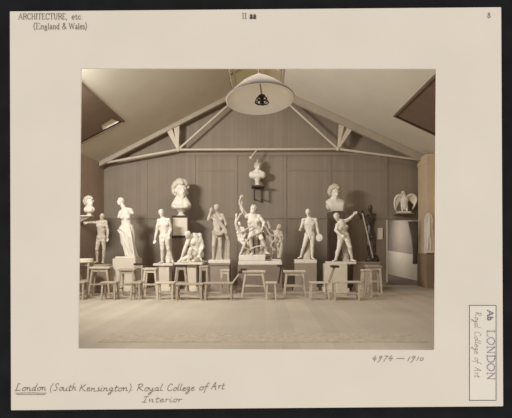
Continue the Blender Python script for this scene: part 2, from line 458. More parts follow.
# pen letters: strokes in a box, x-height 1, ascender 2, descender -1, with an advance width
G = {
 'L': (1.5, [[(.9,1.9),(.5,2.0),(.4,1.2),(.3,.1),(.1,0),(.7,.1),(1.3,.15)]]),
 'o': (.95, [[(.5,1),(.15,.6),(.2,.1),(.55,0),(.8,.4),(.65,.9),(.45,.95),(.95,.85)]]),
 'n': (1.15, [[(0,.9),(.15,.95),(.2,0)],[(.2,.5),(.5,.95),(.7,.85),(.72,.1),(1.1,.15)]]),
 'd': (1.1, [[(.7,.85),(.3,.9),(.1,.3),(.35,0),(.7,.5)],[(.95,2),(.75,.9),(.7,.1),(1.05,.1)]]),
 '(': (.7, [[(.5,2.1),(.15,1.2),(.2,.2),(.4,-.5)]]),
 ')': (.7, [[(.2,2.1),(.55,1.2),(.5,.2),(.25,-.5)]]),
 'S': (1.3, [[(1.1,1.7),(.8,2),(.4,1.7),(.6,1.1),(.9,.6),(.6,0),(.1,.2)]]),
 'u': (1.1, [[(0,.95),(.1,.15),(.4,0),(.65,.3),(.75,.95)],[(.75,.95),(.75,.1),(1.1,.15)]]),
 't': (.8, [[(.35,1.7),(.25,.2),(.4,0),(.75,.2)],[(0,1.1),(.75,1.15)]]),
 'h': (1.1, [[(.25,2),(.15,0)],[(.18,.5),(.5,.95),(.68,.8),(.7,.1),(1.05,.15)]]),
 'K': (1.5, [[(.35,2),(.2,0)],[(1.2,2),(.3,.9)],[(.5,1.05),(.9,.4),(1.4,.05)]]),
 'e': (.9, [[(.1,.5),(.65,.65),(.5,1),(.15,.7),(.2,.1),(.5,0),(.9,.25)]]),
 's': (.8, [[(.6,.9),(.3,.95),(.3,.65),(.6,.35),(.4,0),(.05,.1)],[(.4,0),(.8,.15)]]),
 'i': (.55, [[(.15,.95),(.15,.15),(.5,.1)],[(.25,1.45)]]),
 'g': (1.05, [[(.7,.85),(.3,.95),(.1,.45),(.4,.1),(.72,.6)],[(.75,.95),(.65,-.4),(.4,-1),(.1,-.7),(1,.15)]]),
 '.': (.5, [[(.2,.05)]]), ',': (.5, [[(.25,.1),(.15,-.3)]]),
 'R': (1.5, [[(.35,1.9),(.2,0)],[(.05,1.8),(.7,2.05),(1.05,1.6),(.7,1.1),(.35,1.0),(.8,.5),(1.4,.05)]]),
 'y': (1.05, [[(.05,.95),(.2,.3),(.5,.25),(.72,.95)],[(.75,.95),(.6,-.5),(.35,-1),(.1,-.7),(1,.15)]]),
 'a': (1.05, [[(.7,.85),(.3,.95),(.1,.4),(.3,0),(.65,.4),(.72,.95)],[(.72,.95),(.7,.1),(1,.15)]]),
 'l': (.6, [[(.3,2),(.15,.8),(.2,.1),(.6,.15)]]),
 'C': (1.4, [[(1.1,1.6),(.8,2),(.35,1.6),(.15,.8),(.4,.05),(.9,.05),(1.3,.3)]]),
 'f': (.8, [[(.75,1.8),(.5,2),(.35,1.2),(.2,-.9)],[(0,.95),(.7,1)]]),
 'A': (1.5, [[(.05,0),(.5,1.4),(.75,2),(.85,1),(1,0),(1.2,.1)],[(.2,.75),(1.05,.8)]]),
 'r': (.8, [[(.05,.9),(.2,.95),(.2,0)],[(.2,.55),(.45,.95),(.75,.85)]]),
 'I': (1.1, [[(.1,1.7),(.6,2),(.9,1.9)],[(.6,2),(.4,0)],[(.05,.1),(.8,0)]]),
 '4': (1.2, [[(.6,1.6),(.1,.6),(1,.65)],[(.75,1.1),(.6,-.2)]]),
 '9': (1.2, [[(.85,1.3),(.5,1.5),(.25,1.05),(.55,.8),(.85,1.3)],[(.85,1.4),(.6,.3),(.3,-.6)]]),
 '7': (1.2, [[(.15,1.4),(.5,1.5),(.95,1.4)],[(.95,1.4),(.5,.5),(.4,-.4)]]),
 '1': (.7, [[(.4,1.4),(.25,0)]]),
 '0': (1.1, [[(.55,.95),(.2,.6),(.3,.05),(.7,.1),(.85,.6),(.55,.95)]]),
 '-': (2.6, [[(.2,.6),(1.2,.68),(2.3,.65)]]),
 ' ': (.8, []),
}
def pen(text, x0, x1, y, xh, slant=.18, down=False, dy=0.0):
    """letters of `text` set between x0 and x1 (card px), baseline y, x-height xh px; down=True runs down the card"""
    tw = sum(G[c][0] for c in text); k = (x1-x0)/tw; res = []; u = 0
    rr = random.Random(len(text)*13+int(x0))
    for c in text:
        jy = rr.uniform(-.08, .08)
        for st in G[c][1]:
            pl = []
            for a, b in st:
                xx = (u+a+slant*b)*k; yy = (b+jy)*xh
                q = (x0+xx, y-yy+dy*xx) if not down else (y+yy, x0+xx)
                pl.append(CP(q[0], q[1], .003))
            res.append(crom(pl, 4))
        u += G[c][0]
    return res
for wd, a, b, y in (('London', 14.5, 46.5, 390.7), ('(South', 49.5, 76.5, 390.6), ('Kensington', 78.5, 128, 391.2), (').', 128, 133, 390.8),
                    ('Royal', 136, 162.5, 390.8), ('College', 166.5, 194.5, 390.6), ('of', 198.5, 208, 389.8), ('Art', 211, 224.5, 389.2)):
    ink('handwritten_word', pen(wd, a, b, y, 3.5), M['ink'], .0034)
ink('title_underline', [[CP(15.5, 393.2, .003), CP(31, 392.8, .003), CP(46.5, 393.2, .003)], [CP(16.5, 394.4, .003), CP(45, 394.4, .003)]], M['ink'], .003)
ink('handwritten_subtitle', pen('Interior', 141.5, 182, 402.2, 3.1), M['ink'], .003)
for wd, a, b in (('4974', 371.5, 393), ('-', 395, 405), ('1910', 406.5, 424)):
    ink('accession_number', pen(wd, a, b, 360.8, 3.2, .25), M['ink'], .003)

K, N = 1.0, .55   # thick and thin strokes
SF = {
 'A': (1.05, [(N,(.05,0),(.48,1)),(K,(.48,1),(.92,0)),(N,(.2,.35),(.75,.35)),(N,(-.05,0),(.2,0)),(N,(.75,0),(1.05,0))]),
 'R': (1.0, [(K,(.2,0),(.2,1)),(N,(.05,0),(.38,0)),(N,(.05,1),(.5,1)),(K,(.5,1),(.8,.9),(.8,.6),(.5,.5),(.2,.5)),(K,(.5,.5),(.98,0))]),
 'C': (1.0, [(K,(.85,.78),(.6,1),(.3,.93),(.1,.5),(.3,.07),(.6,0),(.88,.22)),(N,(.85,.72),(.85,1))]),
 'H': (1.05, [(K,(.2,0),(.2,1)),(K,(.8,0),(.8,1)),(N,(.2,.5),(.8,.5)),(N,(.05,0),(.36,0)),(N,(.05,1),(.36,1)),(N,(.64,0),(.95,0)),(N,(.64,1),(.95,1))]),
 'I': (.45, [(K,(.2,0),(.2,1)),(N,(.04,0),(.36,0)),(N,(.04,1),(.36,1))]),
 'T': (.95, [(K,(.45,0),(.45,1)),(N,(.02,.78),(.03,1)),(N,(.02,1),(.88,1)),(N,(.88,.78),(.87,1)),(N,(.28,0),(.62,0))]),
 'E': (.9, [(K,(.2,0),(.2,1)),(N,(.05,1),(.75,1)),(N,(.75,1),(.75,.8)),(N,(.2,.52),(.55,.52)),(N,(.05,0),(.78,0)),(N,(.78,0),(.8,.22))]),
 'U': (1.0, [(K,(.2,1),(.2,.3),(.35,.02),(.6,.02),(.76,.3),(.76,1)),(N,(.04,1),(.36,1)),(N,(.62,1),(.92,1))]),
 'L': (.9, [(K,(.2,0),(.2,1)),(N,(.05,1),(.38,1)),(N,(.05,0),(.78,0)),(N,(.78,0),(.8,.25))]),
 'O': (1.05, [(K,(.5,1),(.15,.82),(.08,.4),(.3,.03),(.6,.03),(.9,.4),(.85,.82),(.5,1))]),
 'N': (1.05, [(N,(.18,0),(.18,1)),(K,(.18,1),(.82,0)),(N,(.82,0),(.82,1)),(N,(.03,0),(.34,0)),(N,(.02,1),(.2,1)),(N,(.68,1),(.96,1))]),
 'D': (1.05, [(K,(.2,0),(.2,1)),(K,(.05,1),(.5,1),(.85,.8),(.93,.5),(.85,.2),(.5,0),(.05,0))]),
 'W': (1.25, [(K,(.05,1),(.32,0)),(N,(.32,0),(.58,.95)),(K,(.58,.95),(.86,0)),(N,(.86,0),(1.12,1)),(N,(-.05,1),(.2,1)),(N,(1,1),(1.22,1))]),
 'e': (.62, [(K,(.1,.33),(.5,.36),(.48,.55),(.28,.63),(.1,.4),(.12,.12),(.3,0),(.52,.12))]),
 't': (.5, [(K,(.2,.85),(.2,.12),(.32,0),(.42,.08)),(N,(.02,.6),(.42,.6))]),
 'c': (.6, [(K,(.5,.48),(.3,.63),(.1,.42),(.1,.2),(.3,0),(.52,.14))]),
 'n': (.68, [(K,(.12,0),(.12,.62)),(K,(.12,.45),(.35,.62),(.48,.5),(.48,0)),(N,(0,0),(.24,0)),(N,(.36,0),(.6,0))]),
 'g': (.62, [(K,(.3,.62),(.1,.45),(.25,.24),(.45,.42),(.3,.62)),(K,(.2,.24),(.15,.1),(.45,.02),(.4,-.22),(.12,-.22),(.12,-.02))]),
 'l': (.32, [(K,(.14,0),(.14,1)),(N,(.02,0),(.27,0))]),
 'a': (.6, [(K,(.1,.5),(.3,.63),(.42,.5),(.42,.06),(.54,.02)),(K,(.42,.36),(.15,.25),(.1,.08),(.25,0),(.42,.12))]),
 'b': (.65, [(K,(.14,1),(.14,0)),(K,(.14,.45),(.35,.63),(.54,.4),(.5,.1),(.32,0),(.14,.1))]),
 'd': (.62, [(K,(.42,.5),(.25,.63),(.08,.4),(.1,.1),(.25,0),(.42,.12)),(K,(.42,1),(.42,0)),(N,(.42,0),(.56,0))]),
 's': (.5, [(K,(.4,.5),(.25,.63),(.1,.5),(.15,.37),(.38,.22),(.36,.05),(.2,0),(.08,.12))]),
 '&': (.95, [(K,(.85,0),(.3,.7),(.3,.95),(.5,1),(.55,.8),(.15,.4),(.15,.1),(.4,0),(.75,.42))]),
 '(': (.4, [(K,(.35,1.1),(.12,.75),(.12,.15),(.35,-.2))]), ')': (.4, [(K,(.05,1.1),(.28,.75),(.28,.15),(.05,-.2))]),
 ',': (.35, [(K,(.15,.06),(.08,-.2))]), '.': (.3, [(K,(.13,.03),(.13,.06))]),
 '8': (.6, [(K,(.3,1),(.08,.8),(.3,.53),(.5,.8),(.3,1)),(K,(.3,.53),(.04,.25),(.3,0),(.56,.25),(.3,.53))]),
}
def typeset(name, text, x0, x1, ycap, ybase, m, parent=mount, rot=False, off=.003, r=.0036):
    """printed letters set between x0 and x1 of the card, cap height ycap..ybase; rot runs them down the card"""
    tw = sum(SF[c][0] for c in text); k = (x1-x0)/tw; h = ybase-ycap; u = 0; bm = BM()
    for c in text:
        for st in SF[c][1]:
            pl = []
            for a, b in st[1:]:
                xx = x0+(u+a)*k; q = (xx, ybase-b*h) if not rot else (ycap+b*h, xx)
                pl.append(CP(q[0], q[1], off))
            tube(bm, crom(pl, 4) if len(pl) > 2 else pl, r*st[0], 5)
        u += SF[c][0]
    return obj(name, bm, m, parent)
typeset('printed_heading', 'ARCHITECTURE,', 18.5, 67.5, 13.6, 19.4, M['print_ink'])
typeset('printed_heading', 'etc.', 71.5, 83, 13.8, 19.4, M['print_ink'])
for wd, a, b in (('(England', 33.5, 60), ('&', 62, 67), ('Wales)', 69, 87)): typeset('printed_subheading', wd, a, b, 23.2, 29.2, M['print_ink'])
typeset('stamped_number', 'II', 242, 247, 13.4, 18.8, M['print_ink'], r=.0045)
typeset('stamped_letters', 'aa', 249.5, 256.5, 12.6, 18.6, M['black'], r=.0075)
typeset('corner_figure', '8', 487.4, 490.4, 12.8, 18, M['print_ink'])
# the label pasted at the lower right
bm = BM()
def cquad(bm, x0, y0, x1, y1, o0, o1):
    prism(bm, [CP(x0, y0, o0), CP(x1, y0, o0), CP(x1, y1, o0), CP(x0, y1, o0)], [CP(x0, y0, o1), CP(x1, y0, o1), CP(x1, y1, o1), CP(x0, y1, o1)])
cquad(bm, 467.6, 303.6, 497.4, 401.6, 0, .003)
lab = obj('label', bm, M['label'], mount); lab['label'] = 'white bordered paper label with violet stamp'
bm = BM()
for x0, y0, x1, y1 in ((468.9, 304.9, 469.6, 400.6), (495.6, 304.9, 496.3, 400.6), (468.9, 304.9, 496.3, 305.6), (468.9, 399.9, 496.3, 400.6)): cquad(bm, x0, y0, x1, y1, .003, .0045)
obj('label_border', bm, M['black'], lab)
typeset('stamped_place', 'LONDON', 329.5, 380.5, 487, 494.6, M['violet'], lab, True, .0055, .0046)
typeset('stamped_code', 'Ab', 310, 320.5, 487.4, 493, M['violet'], lab, True, .0055, .008)
for wd, a, b in (('Royal', 311.5, 328), ('College', 331, 354), ('of', 357, 363.5), ('Art', 367, 377.5)):
    ink('label_handwriting', pen(wd, a, b, 474.6, 3.2, .15, True), M['ink'], .0028, lab)

# ------------------------------------------------------------------ roof truss in front of the gable
DT = 14.55; YT = DT-DW
tr_ = thing('roof_truss', 'pale painted roof truss spanning the hall below the gable', 'truss', (XRI, YT, ZL))
def rafter(x0, x1, h):
    bm = BM()
    q = lambda x, dz: (x, YT-.09, roofz(x)+dz)
    a = [q(x0, -h), q(x1, -h), q(x1, -.005), q(x0, -.005)]
    prism(bm, a, [(x, y+.16, z) for x, y, z in a]); return bm
obj('rafter', rafter(XL+.03, XRI, .17), M['rafter'], tr_, bevel=.01)
obj('rafter', rafter(XRI, XR-.03, .27), M['rafter'], tr_, bevel=.01)
nA, nB = P(178, 149.6, DT), P(338, 149, DT)
def rod(name, a, b, r):
    bm = BM(); cap(bm, a, b, r, n=10); return obj(name, bm, M['paint_light'], tr_, smooth=True)
rod('tie_rod', P(107, 162.5, DT), nA, .04); rod('tie_rod', nA, nB, .036); rod('tie_rod', nB, P(421, 160, DT), .04)
def roof_at(px, dz=.25):
    x = X(px, DT); return Vector((x, YT, roofz(x)-dz))
for n_, pxs in ((nA, (169.5, 176.5)), (nB, (342, 351))):
    for px in pxs:
        bm = BM(); bar(bm, n_, roof_at(px, .14), .05, .2, .04, .05); obj('strut', bm, M['paint_light'], tr_)
    bm = BM(); ball(bm, n_, .075); obj('node_plate', bm, M['paint_light'], tr_, smooth=True)
rod('diagonal_rod', nA, roof_at(238, .2), .035); rod('diagonal_rod', nB, roof_at(278, .2), .035)

# ------------------------------------------------------------------ hanging lamp
DL = 8.0
lc = P(260.3, 99.5, DL)
lamp = thing('pendant_lamp', 'wide white conical lamp shade hanging from the ridge', 'lamp', lc)
nseg = 48
tilt = Matrix.Rotation(math.radians(-7.5), 3, 'X') @ Matrix.Rotation(math.radians(-3.0), 3, 'Y')
prof = [(.635, -.012), (.637, .0), (.50, .14), (.36, .27), (.24, .36), (.13, .43), (.05, .46)]
inner = [(r-.012, z-.008) for r, z in prof]
def shell(prof):
    bm = BM()
    rows = [[lc+tilt @ Vector((r*math.cos(2*math.pi*i/nseg), r*math.sin(2*math.pi*i/nseg), z)) for i in range(nseg)] for r, z in prof]
    rv = [[bm.verts.new(p) for p in r] for r in rows]
    for u, v in zip(rv, rv[1:]+rv[:1]):
        for i in range(nseg): bm.faces.new((u[i], u[(i+1) % nseg], v[(i+1) % nseg], v[i]))
    return bm
obj('lamp_shade', shell(inner[::-1]+[(r-.003, z-.002) for r, z in prof]), M['enamel'], lamp, smooth=True)
o = obj('shade_back', shell([(r-.002, z-.001) for r, z in prof][::-1]+[(r+.006, z+.004) for r, z in prof]), M['ped_grey'], lamp, smooth=True); o['label'] = 'outer face of the lampshade, greyed in place of shadow'  # grey colour stands in for shadow on the outside of the lampshade
bm = BM(); top = lc+tilt @ Vector((0, 0, .45))
lathe(bm, top, [(.05, -.03), (.06, 0), (.05, .03), (.03, .06)], 16); obj('collar', bm, M['wood2'], lamp, smooth=True)
bm = BM(); cap(bm, top, (XRI+.12, lc.y, ZRI-.19), .018); cap(bm, top, lc+Vector((.03, 0, .06)), .016)
obj('hanging_rod', bm, M['wood2'], lamp, smooth=True)
bc = lc+Vector((.03, -.02, -.02))
bu = BM()
lathe(bu, bc, [(.03, -.07), (.045, -.05), (.03, 0), (.045, .06), (.02, .09)], 14)
burner = obj('burner', bu, M['iron'], lamp, smooth=True)
for r, z in ((.125, -.045), (.09, .035), (.05, .085)):
    bm = BM(); pts = [bc+Vector((r*math.cos(q*math.pi/12), r*math.sin(q*math.pi/12), z)) for q in range(25)]; tube(bm, pts, .012, 6); obj('burner_ring', bm, M['iron'], burner)
for k in range(6):
    a = k*math.pi/3+.3; bm = BM()
    tube(bm, crom([bc+Vector((r*math.cos(a), r*math.sin(a), z)) for r, z in ((.03, .1), (.09, .035), (.125, -.045), (.05, -.08))], 4), .008, 6); obj('cage_wire', bm, M['iron'], burner)

# ------------------------------------------------------------------ pedestals
PG = 'plinths and pedestals under the casts'
def pedestal(px0, px1, ytop, d, m, label, depth=None, base=.05, cornice=0, name='pedestal', z0=0.0, skirt=True, zd=None):
    x0, x1, zt = X(px0, d), X(px1, d), Z(ytop, zd or d)-.002; dp = depth or (x1-x0)
    y0 = d-DW; y1 = y0+dp
    t = thing(name, label, 'pedestal', ((x0+x1)/2, (y0+y1)/2, z0), PG)
    bm = BM(); box(bm, (x0, y0, z0), (x1, y1, zt)); obj('die', bm, m, t, bevel=.012)
    if skirt:
        bm = BM(); box(bm, (x0-base, y0-base, z0), (x1+base, y1+base, z0+.12)); obj('base_moulding', bm, m, t, bevel=.012)
    if cornice:
        bm = BM(); box(bm, (x0-cornice, y0-cornice, zt-.05), (x1+cornice, y1+cornice, zt)); obj('cap_moulding', bm, m, t, bevel=.01)
    return t

# ------------------------------------------------------------------ figures
def frame(up, ax):
    up = up.normalized(); ax = (ax-up*ax.dot(up)).normalized(); fr = ax.cross(up)
    return ax, fr, up
def hand(b, wr, d, side, s, curl=.5, palm=None):
    """palm, four unequal bent fingers and a thumb"""
    d = d.normalized(); pn = Vector(palm) if palm is not None else Vector((0, -1, 0))
    ac = d.cross(pn)
    if ac.length < .1: ac = d.orthogonal()
    ac.normalize(); pn = ac.cross(d).normalized()
    cap(b, wr, wr+d*.075*s, .026*s, .036*s, pn, .5, 8)
    for i, l in enumerate((.066, .078, .072, .055)):
        r = wr+d*.085*s+ac*(i-1.5)*.021*s
        k = r+d*l*.5*s+pn*l*.15*curl*s; e_ = k+d*l*.5*s*(1-.4*curl)+pn*l*.45*curl*s
        cap(b, r, k, .0115*s, .0105*s, n=6); cap(b, k, e_, .0105*s, .009*s, n=6)
    r = wr+d*.03*s-ac*.03*s
    k = r+d*.04*s-ac*.025*s+pn*.012*s
    cap(b, r, k, .014*s, .012*s, n=6); cap(b, k, k+d*.035*s+pn*.01*s, .012*s, .0095*s, n=6)
def head(b, c, f, u, s, beard=False):
    f = f.normalized(); u = (u-f*u.dot(f)).normalized(); r = f.cross(u)
    ell(b, c+u*.028*s-f*.012*s, r*.074*s, f*.092*s, u*.092*s, 14, 10)
    ell(b, c-u*.035*s+f*.030*s, r*.058*s, f*.056*s, u*.078*s, 12, 8)
    cap(b, c-r*.04*s+u*.028*s+f*.066*s, c+r*.04*s+u*.028*s+f*.066*s, .015*s, n=8)          # brow
    cap(b, c+u*.02*s+f*.08*s, c-u*.025*s+f*.102*s, .010*s, .016*s, n=8)                     # nose
    for q in (-1, 1):
        ell(b, c+r*.03*s*q+u*.006*s+f*.066*s, r*.013*s, f*.011*s, u*.008*s, 8, 6)           # eyes
        ell(b, c+r*.036*s*q-u*.022*s+f*.058*s, r*.02*s, f*.016*s, u*.02*s, 8, 6)            # cheeks
        ell(b, c+r*.074*s*q-u*.002*s-f*.008*s, r*.012*s, f*.022*s, u*.032*s, 8, 6)          # ears
    cap(b, c-r*.018*s-u*.047*s+f*.082*s, c+r*.018*s-u*.047*s+f*.082*s, .008*s, n=6)         # lips
    cap(b, c-r*.014*s-u*.060*s+f*.080*s, c+r*.014*s-u*.060*s+f*.080*s, .008*s, n=6)
    ell(b, c-u*.088*s+f*.066*s, r*.024*s, f*.02*s, u*.02*s, 8, 6)                           # chin
    if beard:
        for k in range(14):
            a = (k-6.5)/6.5
            cap(b, c+r*.055*a*s-u*.06*s+f*(.075-.03*a*a)*s, c+r*.04*a*s-u*(.12+.02*math.cos(k*2))*s+f*(.075-.03*a*a)*s, .014*s, .009*s, n=6)
def curls(name, c, f, u, s, m, parent, n=70, size=.022, low=-.1, voxel=.008, puff=1.0, face=.35, top=.55):
    b = BM(); f = f.normalized(); u = (u-f*u.dot(f)).normalized(); r = f.cross(u); rr = random.Random(n)
    cc = c+u*.03*s-f*.016*s
    ell(b, cc+u*.012*s-f*.012*s, r*.076*s, f*.088*s, u*.09*s, 14, 10)
    ga = math.pi*(3-5**.5); N = n*2
    for i in range(N):
        z = 1-2*(i+.5)/N; q = ga*i; x = math.cos(q)*math.sqrt(1-z*z); y = math.sin(q)*math.sqrt(1-z*z)
        if z < low and y > -.2: continue
        if y > face and z < top: continue
        if z < -.75: continue
        p = cc+(r*x*.08*puff+f*y*.097+u*z*.098*(1+(puff-1)*.6))*s
        ball(b, p, size*s*rr.uniform(.75, 1.2), 7)
    return blob(name, b, m, parent, voxel, 1, .4)

def mannequin(b, J, s, look=(0, -1, 0), arms='AB', legs='AB', fem=False, toes=None, curl=.6, beard=False, bulk=1.13):
    """one continuous nude figure from its joints (world metres)"""
    hs = s; s = s*bulk
    V = Vector; look = V(look)
    ms = (J['shA']+J['shB'])/2; pel = (J['hipA']+J['hipB'])/2
    ax, fr, up = frame(ms-pel, J['shB']-J['shA']); L = (ms-pel).length
    hx, hf, hu = frame(ms-pel, J['hipB']-J['hipA'])
    wd = max((J['shB']-J['shA']).length/2, .15*s)
    ell(b, pel+up*.70*L+fr*.0, ax*wd*.86, fr*.112*s, up*.235*s, 16, 10)
    cap(b, pel+up*.08*s, pel+up*.55*L, .128*s, .118*s, fr, .78, 14)
    ell(b, pel+up*.015*s, hx*(.165 if not fem else .178)*s, hf*.112*s, hu*.125*s, 16, 10)
    for q in (-1, 1):
        if fem:
            ell(b, ms-up*.17*s+ax*q*.075*s+fr*.085*s, ax*.058*s, fr*.055*s, up*.058*s)
        else:
            ell(b, ms-up*.115*s+ax*q*.078*s+fr*.068*s, ax*.085*s, fr*.046*s, up*.068*s)
            ell(b, pel+up*.16*s+ax*q*.04*s+fr*.075*s, ax*.036*s, fr*.026*s, up*.12*s)
            ell(b, ms-up*.2*s+ax*q*.105*s-fr*.03*s, ax*.06*s, fr*.07*s, up*.13*s)
        ell(b, pel-up*.03*s+hx*q*.075*s-hf*.065*s, hx*.085*s, hf*.075*s, hu*.09*s)
    cap(b, pel-up*.08*s+fr*.095*s, pel-up*.125*s+fr*.105*s, .024*s, .022*s, n=8) if not fem else None
    for k in 'AB': cap(b, ms+up*.05*s, J['sh'+k]+up*.0*s, .05*s, .052*s)
    hc = J['head']
    f = look.normalized(); hup = (hc-ms).normalized()*.6+V((0, 0, .4))
    cap(b, ms-up*.02*s, hc-hup.normalized()*.045*s-f*.015*s, .062*s, .054*s)
    head(b, hc, f, hup, hs*1.06, beard)
    for k in arms:
        sh, el_, wr = J['sh'+k], J['el'+k], J['wr'+k]
        ell(b, sh, V((.066*s, 0, 0)), V((0, .066*s, 0)), V((0, 0, .068*s)))
        cap(b, sh, el_, .054*s, .042*s); q_ = (el_-sh).normalized(); e1 = q_.orthogonal().normalized(); e2 = q_.cross(e1)
        ell(b, sh.lerp(el_, .5)+fr*.008*s, e1*.052*s, e2*.052*s, (el_-sh)*.4)
        m_ = el_.lerp(wr, .35)
        cap(b, el_, m_, .041*s, .044*s); cap(b, m_, wr, .044*s, .027*s)
        hd = (J.get('hd'+k)-wr) if J.get('hd'+k) is not None else (wr-el_)
        hand(b, wr, hd, k, hs*1.08, curl)
    for k in legs:
        hp, kn, an = J['hip'+k], J['kn'+k], J['an'+k]
        cap(b, hp, kn, .088*s, .057*s, n=14); q_ = (kn-hp).normalized(); e1 = q_.orthogonal().normalized(); e2 = q_.cross(e1); ell(b, hp.lerp(kn, .34)+fr*.012*s, e1*.078*s, e2*.078*s, (kn-hp)*.5, 14, 12)
        ball(b, kn+fr*.008*s, .056*s)
        cap(b, kn, an, .054*s, .035*s, n=12)
        q_ = (an-kn).normalized(); e1 = q_.orthogonal().normalized(); e2 = q_.cross(e1); ell(b, kn.lerp(an, .3)-fr*.016*s, e1*.057*s, e2*.057*s, (an-kn)*.36, 12, 10)
        td = V(toes[k]) if toes and k in toes else V((-.25 if k == 'A' else .25, -1, -.22))
        td.normalize(); tp = an+td*.165*s
        cap(b, an-td*.045*s-V((0,0,.03*s)), an, .034*s, .036*s)
        sd = td.cross(V((0, 0, 1)))
        sd = sd.normalized() if sd.length > .1 else V((1, 0, 0))
        cap(b, an+td*.01*s-V((0,0,.012*s)), tp-td*.04*s, .036*s, .036*s, td.cross(sd), .65, 10)
        for i in range(5):
            q0 = tp-td*(.05+.008*abs(i-1))*s+sd*(i-2)*.016*s
            cap(b, q0, q0+td*.05*s, .013*s, .011*s, n=6)

def joints(d, sp):
    """joint table: name -> (px, py, metres toward the camera)"""
    J = {}
    for k, v in sp.items():
        p = P(v[0], v[1], d); p.y -= v[2] if len(v) > 2 else 0; J[k] = p
    return J
def plinth(parent, px0, px1, y0, y1, d, m, depth=.5, front=.25, name='plinth'):
    bm = BM(); box(bm, (X(px0, d), d-DW-front, Z(y1, d)), (X(px1, d), d-DW-front+depth, Z(y0, d)))
    return obj(name, bm, m, parent, bevel=.012)
def stump(parent, a, b, ra, rb, m, name='tree_support'):
    bm = BM(); cap(bm, a, b, ra, rb, n=12)
    rr = random.Random(3)
    a = Vector(a); b = Vector(b)
    for i in range(10):
        t = rr.random(); q = rr.random()*6.28; r_ = ra+(rb-ra)*t
        ball(bm, a.lerp(b, t)+Vector((r_*math.cos(q), r_*math.sin(q), 0)), r_*.35, 7)
    return blob(name, bm, m, parent, .016, 2)

# --- man with one arm held straight out (anatomical cast), far left
D1 = 12.75
t = thing('anatomical_statue', 'flayed man cast with one arm stretched out sideways, far left', 'statue', P(100, 264.6, D1))
J = joints(D1, dict(head=(102.4, 216.8, .03), shA=(97.4, 222.6), shB=(105.6, 221.9), elA=(93, 222.4, .06), wrA=(89.8, 222.8, .12), hdA=(87.2, 222.8, .14),
    elB=(107.8, 230), wrB=(108.6, 238, .1), hipA=(99.2, 238.2), hipB=(103.4, 237.6), knA=(98.0, 249.5, .08), anA=(97.3, 261.4), knB=(104.2, 249, .02), anB=(103, 261.6)))
b = BM(); mannequin(b, J, .78, (-.25, -1, -.15)); 
ms = (J['shA']+J['shB'])/2
for q in range(5):   # ribs and stripped muscle bands
    z = ms.z-.1-q*.04
    for sx in (-1, 1): cap(b, (ms.x+sx*.02, ms.y-.085, z+.01), (ms.x+sx*.105, ms.y-.05, z-.02), .013, .01, n=6)
blob('figure', b, M['flayed'], t, .0085, 3)
lathe_ = BM(); lathe(lathe_, P(100.5, 265.9, D1), [(.30, 0), (.31, .01), (.31, .035), (.30, .045)], 28); obj('turntable', lathe_, M['wood2'], t)
pedestal(94, 107, 265.9, D1-.18, M['ped_mid'], 'dull brown stand under the flayed man cast', base=.04, zd=D1)

# --- armless draped woman
D2 = 13.4
t = thing('draped_statue', 'tall white armless woman cast with cloth wrapped round the hips', 'statue', P(127, 258, D2))
J = joints(D2, dict(head=(120.6, 201.8, .03), shA=(121, 212.2, .03), shB=(130.6, 209.8), elA=(119.2, 217, .02), wrA=(119, 218), elB=(132.4, 213), wrB=(132.6, 214),
    hipA=(122.6, 229), hipB=(130.2, 228), knA=(124.5, 243, .14), anA=(128.6, 255), knB=(130.5, 243), anB=(132.5, 255)))
b = BM(); mannequin(b, J, .97, (-.75, -.8, .05), arms='', fem=True, bulk=1.22)
for k in 'AB': cap(b, J['sh'+k], J['el'+k], .062, .052)
blob('figure', b, M['plaster'], t, .011, 4)
curls('hair', J['head'], Vector((-.75, -.8, .05)), Vector((0, 0, 1)), .97, M['plaster'], t, 50, .02)
b = BM()
rows = []
prof = [(256.6, 126.6, 137.4, .20), (252, 126.0, 136.2, .19), (246, 124.4, 135.0, .19), (240, 122.4, 134.6, .20), (235, 120.8, 134.6, .205), (230, 119.8, 134.0, .2), (226.4, 120.4, 133.2, .18), (224.6, 121.4, 132.4, .15)]
for i, (py, xa, xb, dp) in enumerate(prof):
    row = []; n = 60
    for k in range(n):
        q = 2*math.pi*k/n; fo = 1+(.09*math.sin(9*q+i*.75)+.05*math.sin(17*q-i*.4))*(1 if i < 4 else .55)
        c0 = P((xa+xb)/2, py, D2)
        row.append(c0+Vector(((xb-xa)/2*D2/F*math.cos(q)*fo, dp*math.sin(q)*fo, 0)))
    rows.append(row)
loft(b, rows)
for k, (a, c, e_) in enumerate((((120, 230), (126, 240), (133, 256)), ((121, 228), (128, 233), (133.5, 240)), ((124, 238), (126, 248), (128, 256)), ((132, 230), (134, 243), (136, 256)))):
    tube(b, crom([P(x, y, D2)+Vector((0, -.19, 0)) for x, y in (a, c, e_)], 5), .03, 8)
blob('drapery', b, M['plaster'], t, .013, 2)
plinth(t, 118, 137.5, 256.3, 258.2, D2, M['plaster'], .5)
pedestal(112.5, 135.5, 258.2, D2-.32, M['ped_white'], 'broad white block pedestal under the armless draped woman', cornice=.0, zd=D2)

